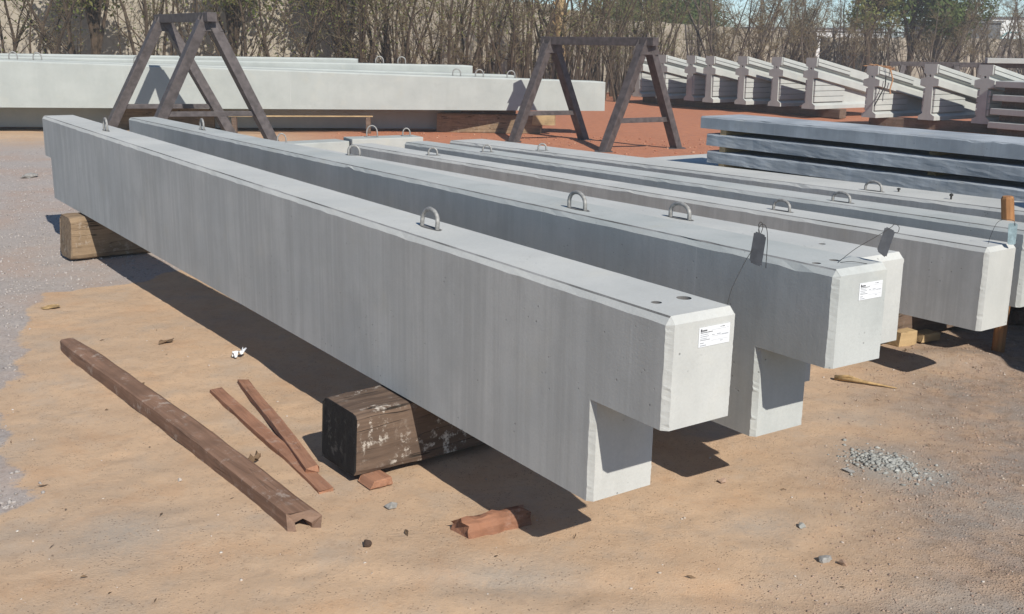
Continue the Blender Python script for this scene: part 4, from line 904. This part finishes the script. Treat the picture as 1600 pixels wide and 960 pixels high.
# dense leafy trees beyond the wall and among the bare ones
def leafy(seed, H, rad, cz, n, leafmat, size=.10):
    rr2 = random.Random(seed); tr = MB(); pts = [Vector((0, 0, -.1))]; d = Vector((0, 0, 1)); q = pts[0].copy()
    for i in range(6): d = (d + Vector((rr2.gauss(0, .06), rr2.gauss(0, .06), 0))).normalized(); q = q + d * H * .12; pts.append(q.copy())
    tr.tube(pts, [H * .03 * (1 - .1 * i) for i in range(7)], 7, False)
    cl = []
    for i in range(16):
        a = rr2.uniform(0, 6.28); e = rr2.uniform(-.5, 1.2); c_ = Vector((math.cos(a) * math.cos(e) * rad * rr2.uniform(.4, .95), math.sin(a) * math.cos(e) * rad * rr2.uniform(.4, .95), cz + math.sin(e) * rad * .8)); cl.append((c_, rad * rr2.uniform(.22, .45)))
        tr.tube([pts[rr2.randint(2, 6)], pts[5].lerp(c_, .55) + Vector((0, 0, -.1)), c_], [H * .014, H * .008, H * .003], 5, False)
    V_ = []; F_ = []
    for i in range(n):
        c_, r_ = rr2.choice(cl); u = Vector((rr2.gauss(0, 1), rr2.gauss(0, 1), rr2.gauss(0, 1))).normalized(); p = c_ + u * r_ * rr2.random() ** .4 * 1.15; a_ = Vector((rr2.gauss(0, 1), rr2.gauss(0, 1), rr2.gauss(0, 1))).normalized(); b2 = a_.cross(u).normalized(); L = size * rr2.uniform(.6, 1.3)
        o_ = len(V_); V_ += [p - a_ * L, p + b2 * L * .5, p + a_ * L, p - b2 * L * .5]; F_.append((o_, o_ + 1, o_ + 2, o_ + 3))
    t_o = tr.build('trunk', M['bark']); cm = bpy.data.meshes.new('crown'); cm.from_pydata([tuple(q) for q in V_], [], F_); cm.materials.append(leafmat); cm.update(); tm = t_o.data; bpy.data.objects.remove(t_o); return tm, cm
LA = leafy(1, 6.0, 2.3, 4.2, 11000, M['leaf_green']); LB = leafy(2, 4.2, 2.2, 2.6, 9000, M['leaf_green']); LC = leafy(3, 5.5, 1.6, 4.0, 4200, M['leaf_olive'], .085)
place_tree(LA, 20.2, 56, 1.12, .3, 'dense green tree rising among the bare trees beyond the girders', None, 'leafy_tree')
place_tree(LA, 22.4, 58, .95, 2.3, 'second dense green tree, just right of the tallest green one', None, 'leafy_tree')
place_tree(LC, 17.6, 54, 1.0, 1.3, 'slim olive-leaved tree left of the dense green tree', None, 'leafy_tree')
place_tree(LB, 7.6, 61, 1.05, .2, 'rounded dark green tree beyond the tan wall, left of the bare trees', None, 'leafy_tree')
place_tree(LB, 10.4, 64, .98, 2.0, 'low spreading green tree beyond the wall, right of the rounded one', None, 'leafy_tree')
place_tree(LB, 5.2, 58, .9, 4.0, 'dark green tree beyond the wall near the white pole', None, 'leafy_tree')
for i in range(3):
    x = -12 + i * 3.6 + rr_.uniform(-.5, .5); place_tree(LC, x, wall_y(x) - rr_.uniform(.6, 3.0), rr_.uniform(.75, 1.05), rr_.uniform(0, 6), 'olive-leaved tree in the thicket before the tan wall', 'olive trees before the wall', 'leafy_tree')
# pole, dead palm trunk
mb = MB(); mb.tube([(6.93, 60, -.1), (6.95, 60, 6.5)], .10, 8); tag(mb.build('white_pole', M['white'], None, True), 'slim white pole beyond the wall, above the right trestle', 'pole')
mb = MB(); mb.tube([(1.78, 42, -.1), (1.75, 42, 2.4), (1.70, 42, 3.5), (1.66, 42, 5.2)], [.17, .20, .22, .2], 9); pr_ = empty('palm_trunk'); tag(pr_, 'stubby tan palm trunk with cut frond stubs above the right trestle', 'palm'); mb.build('trunk', M['block'], pr_, True)
for i in range(34):
    a = i * 2.4; z = 2.3 + i * .085; mb = MB(); mb.bar((1.72 + .18 * math.cos(a), 42 + .18 * math.sin(a), z), (1.72 + .36 * math.cos(a), 42 + .36 * math.sin(a), z + .22), .10, .035); mb.build('frond_stub', M['straw'], pr_)
# far buildings at the right
bl = empty('white_building', loc=(34.6, 80, 0)); tag(bl, 'white building at the far right edge with a teal painted mark', 'building')
mb = MB(); mb.box(0, 14, 0, 10, 2.45, 4.15); mb.build('wall', M['white'], bl)
mb = MB(); mb.box(0, 14, .1, 9.9, -.1, 2.45); mb.build('lower_wall', M['wall'], bl)
mb = MB(); mb.box(-.15, 14.1, -.15, 10, 4.15, 4.25); mb.build('roof', M['greyroof'], bl)
mb = MB(); mb.bar((.7, -.02, 2.75), (1.2, -.02, 3.15), .05, .07); mb.bar((1.2, -.02, 3.15), (2.1, -.02, 3.15), .05, .07); mb.bar((2.1, -.02, 3.15), (2.15, -.02, 2.8), .05, .07); mb.bar((.5, -.02, 2.68), (2.6, -.02, 2.68), .05, .07); mb.build('painted_mark', M['teal'], bl)
mb = MB(); mb.box(1.62, 1.78, -.2, -.05, -.1, 2.3); mb.build('white_post', M['white'], bl)
bl = empty('grey_shed', loc=(30.4, 78, 0)); tag(bl, 'dark grey shed left of the white building at the far right', 'building')
mb = MB(); mb.box(0, 4.0, 0, 8, -.1, 3.75); mb.build('wall', M['greyroof'], bl); mb = MB(); mb.box(-.15, 4.1, -.15, 8.1, 3.75, 3.9); mb.build('roof', M['greyroof'], bl)
bl = empty('white_shed', loc=(18.3, 85, 0)); tag(bl, 'long low white shed half hidden by bare trees', 'building')
mb = MB(); mb.box(0, 10.2, 0, 6, -.1, 3.3); mb.build('wall', M['white'], bl); mb = MB(); mb.box(-.1, 10.3, -.1, 6.1, 3.3, 3.42); mb.build('roof', M['greyroof'], bl)
fr = empty('rail_fence', loc=(17, 72, 0)); tag(fr, 'dark two-rail fence in front of the long white shed', 'fence')
for i in range(6): mb = MB(); mb.box(-.05, .05, -.05, .05, 0, 3.1); o = mb.build('fence_post', M['steel'], fr); o.location = (i * 2, i * .3, 0)
for z in (2.35, 2.95): mb = MB(); mb.bar((0, 0, z), (10, 1.5, z), .08, .12); mb.build('fence_rail', M['steel'], fr)
# unseen pile of slabs, added right of the view to shade the row ends
for k in range(7):
    mb = MB(); mb.box(0, 2.6, 0, 2.4, 0, .20); o = mb.build('precast_slab', M['conc_girder'], None, False, .012); o.location = (4.22 + .03 * (k % 3), 4.45 - .02 * (k % 2), .08 + k * .26); o.rotation_euler = (0, 0, .05 * (k % 2)); tag(o, 'grey slab of the unseen pile added right of the view to cast shade', 'slab', 'slabs of the added shade pile')
    for q in range(2):
        mb = MB(); mb.box(.3 + q * 1.8, .42 + q * 1.8, .05, 2.35, -.065 if k else -.12, 0.005); s2 = mb.build('wood_spacer', M['sleeper3']); s2.location = o.location; s2.rotation_euler = o.rotation_euler; tag(s2, 'wood spacer in the unseen slab pile added right of the view to cast shade', 'spacer', 'spacers of the added shade pile')

# pale dusty air over the whole yard
mb = MB(); mb.box(-470, 470, -80, 950, -1.4, 9.5); hz = mb.build('haze', None); tag(hz, kind='stuff')
hm = bpy.data.materials.new('dusty_air'); hm.use_nodes = True; ht_ = hm.node_tree; ht_.nodes.clear()
pv = ht_.nodes.new('ShaderNodeVolumePrincipled'); pv.inputs['Color'].default_value = (0.92, 0.93, 0.94, 1); pv.inputs['Density'].default_value = 0.0018; pv.inputs['Anisotropy'].default_value = 0.0
mo = ht_.nodes.new('ShaderNodeOutputMaterial'); ht_.links.new(pv.outputs[0], mo.inputs['Volume']); hz.data.materials.append(hm)
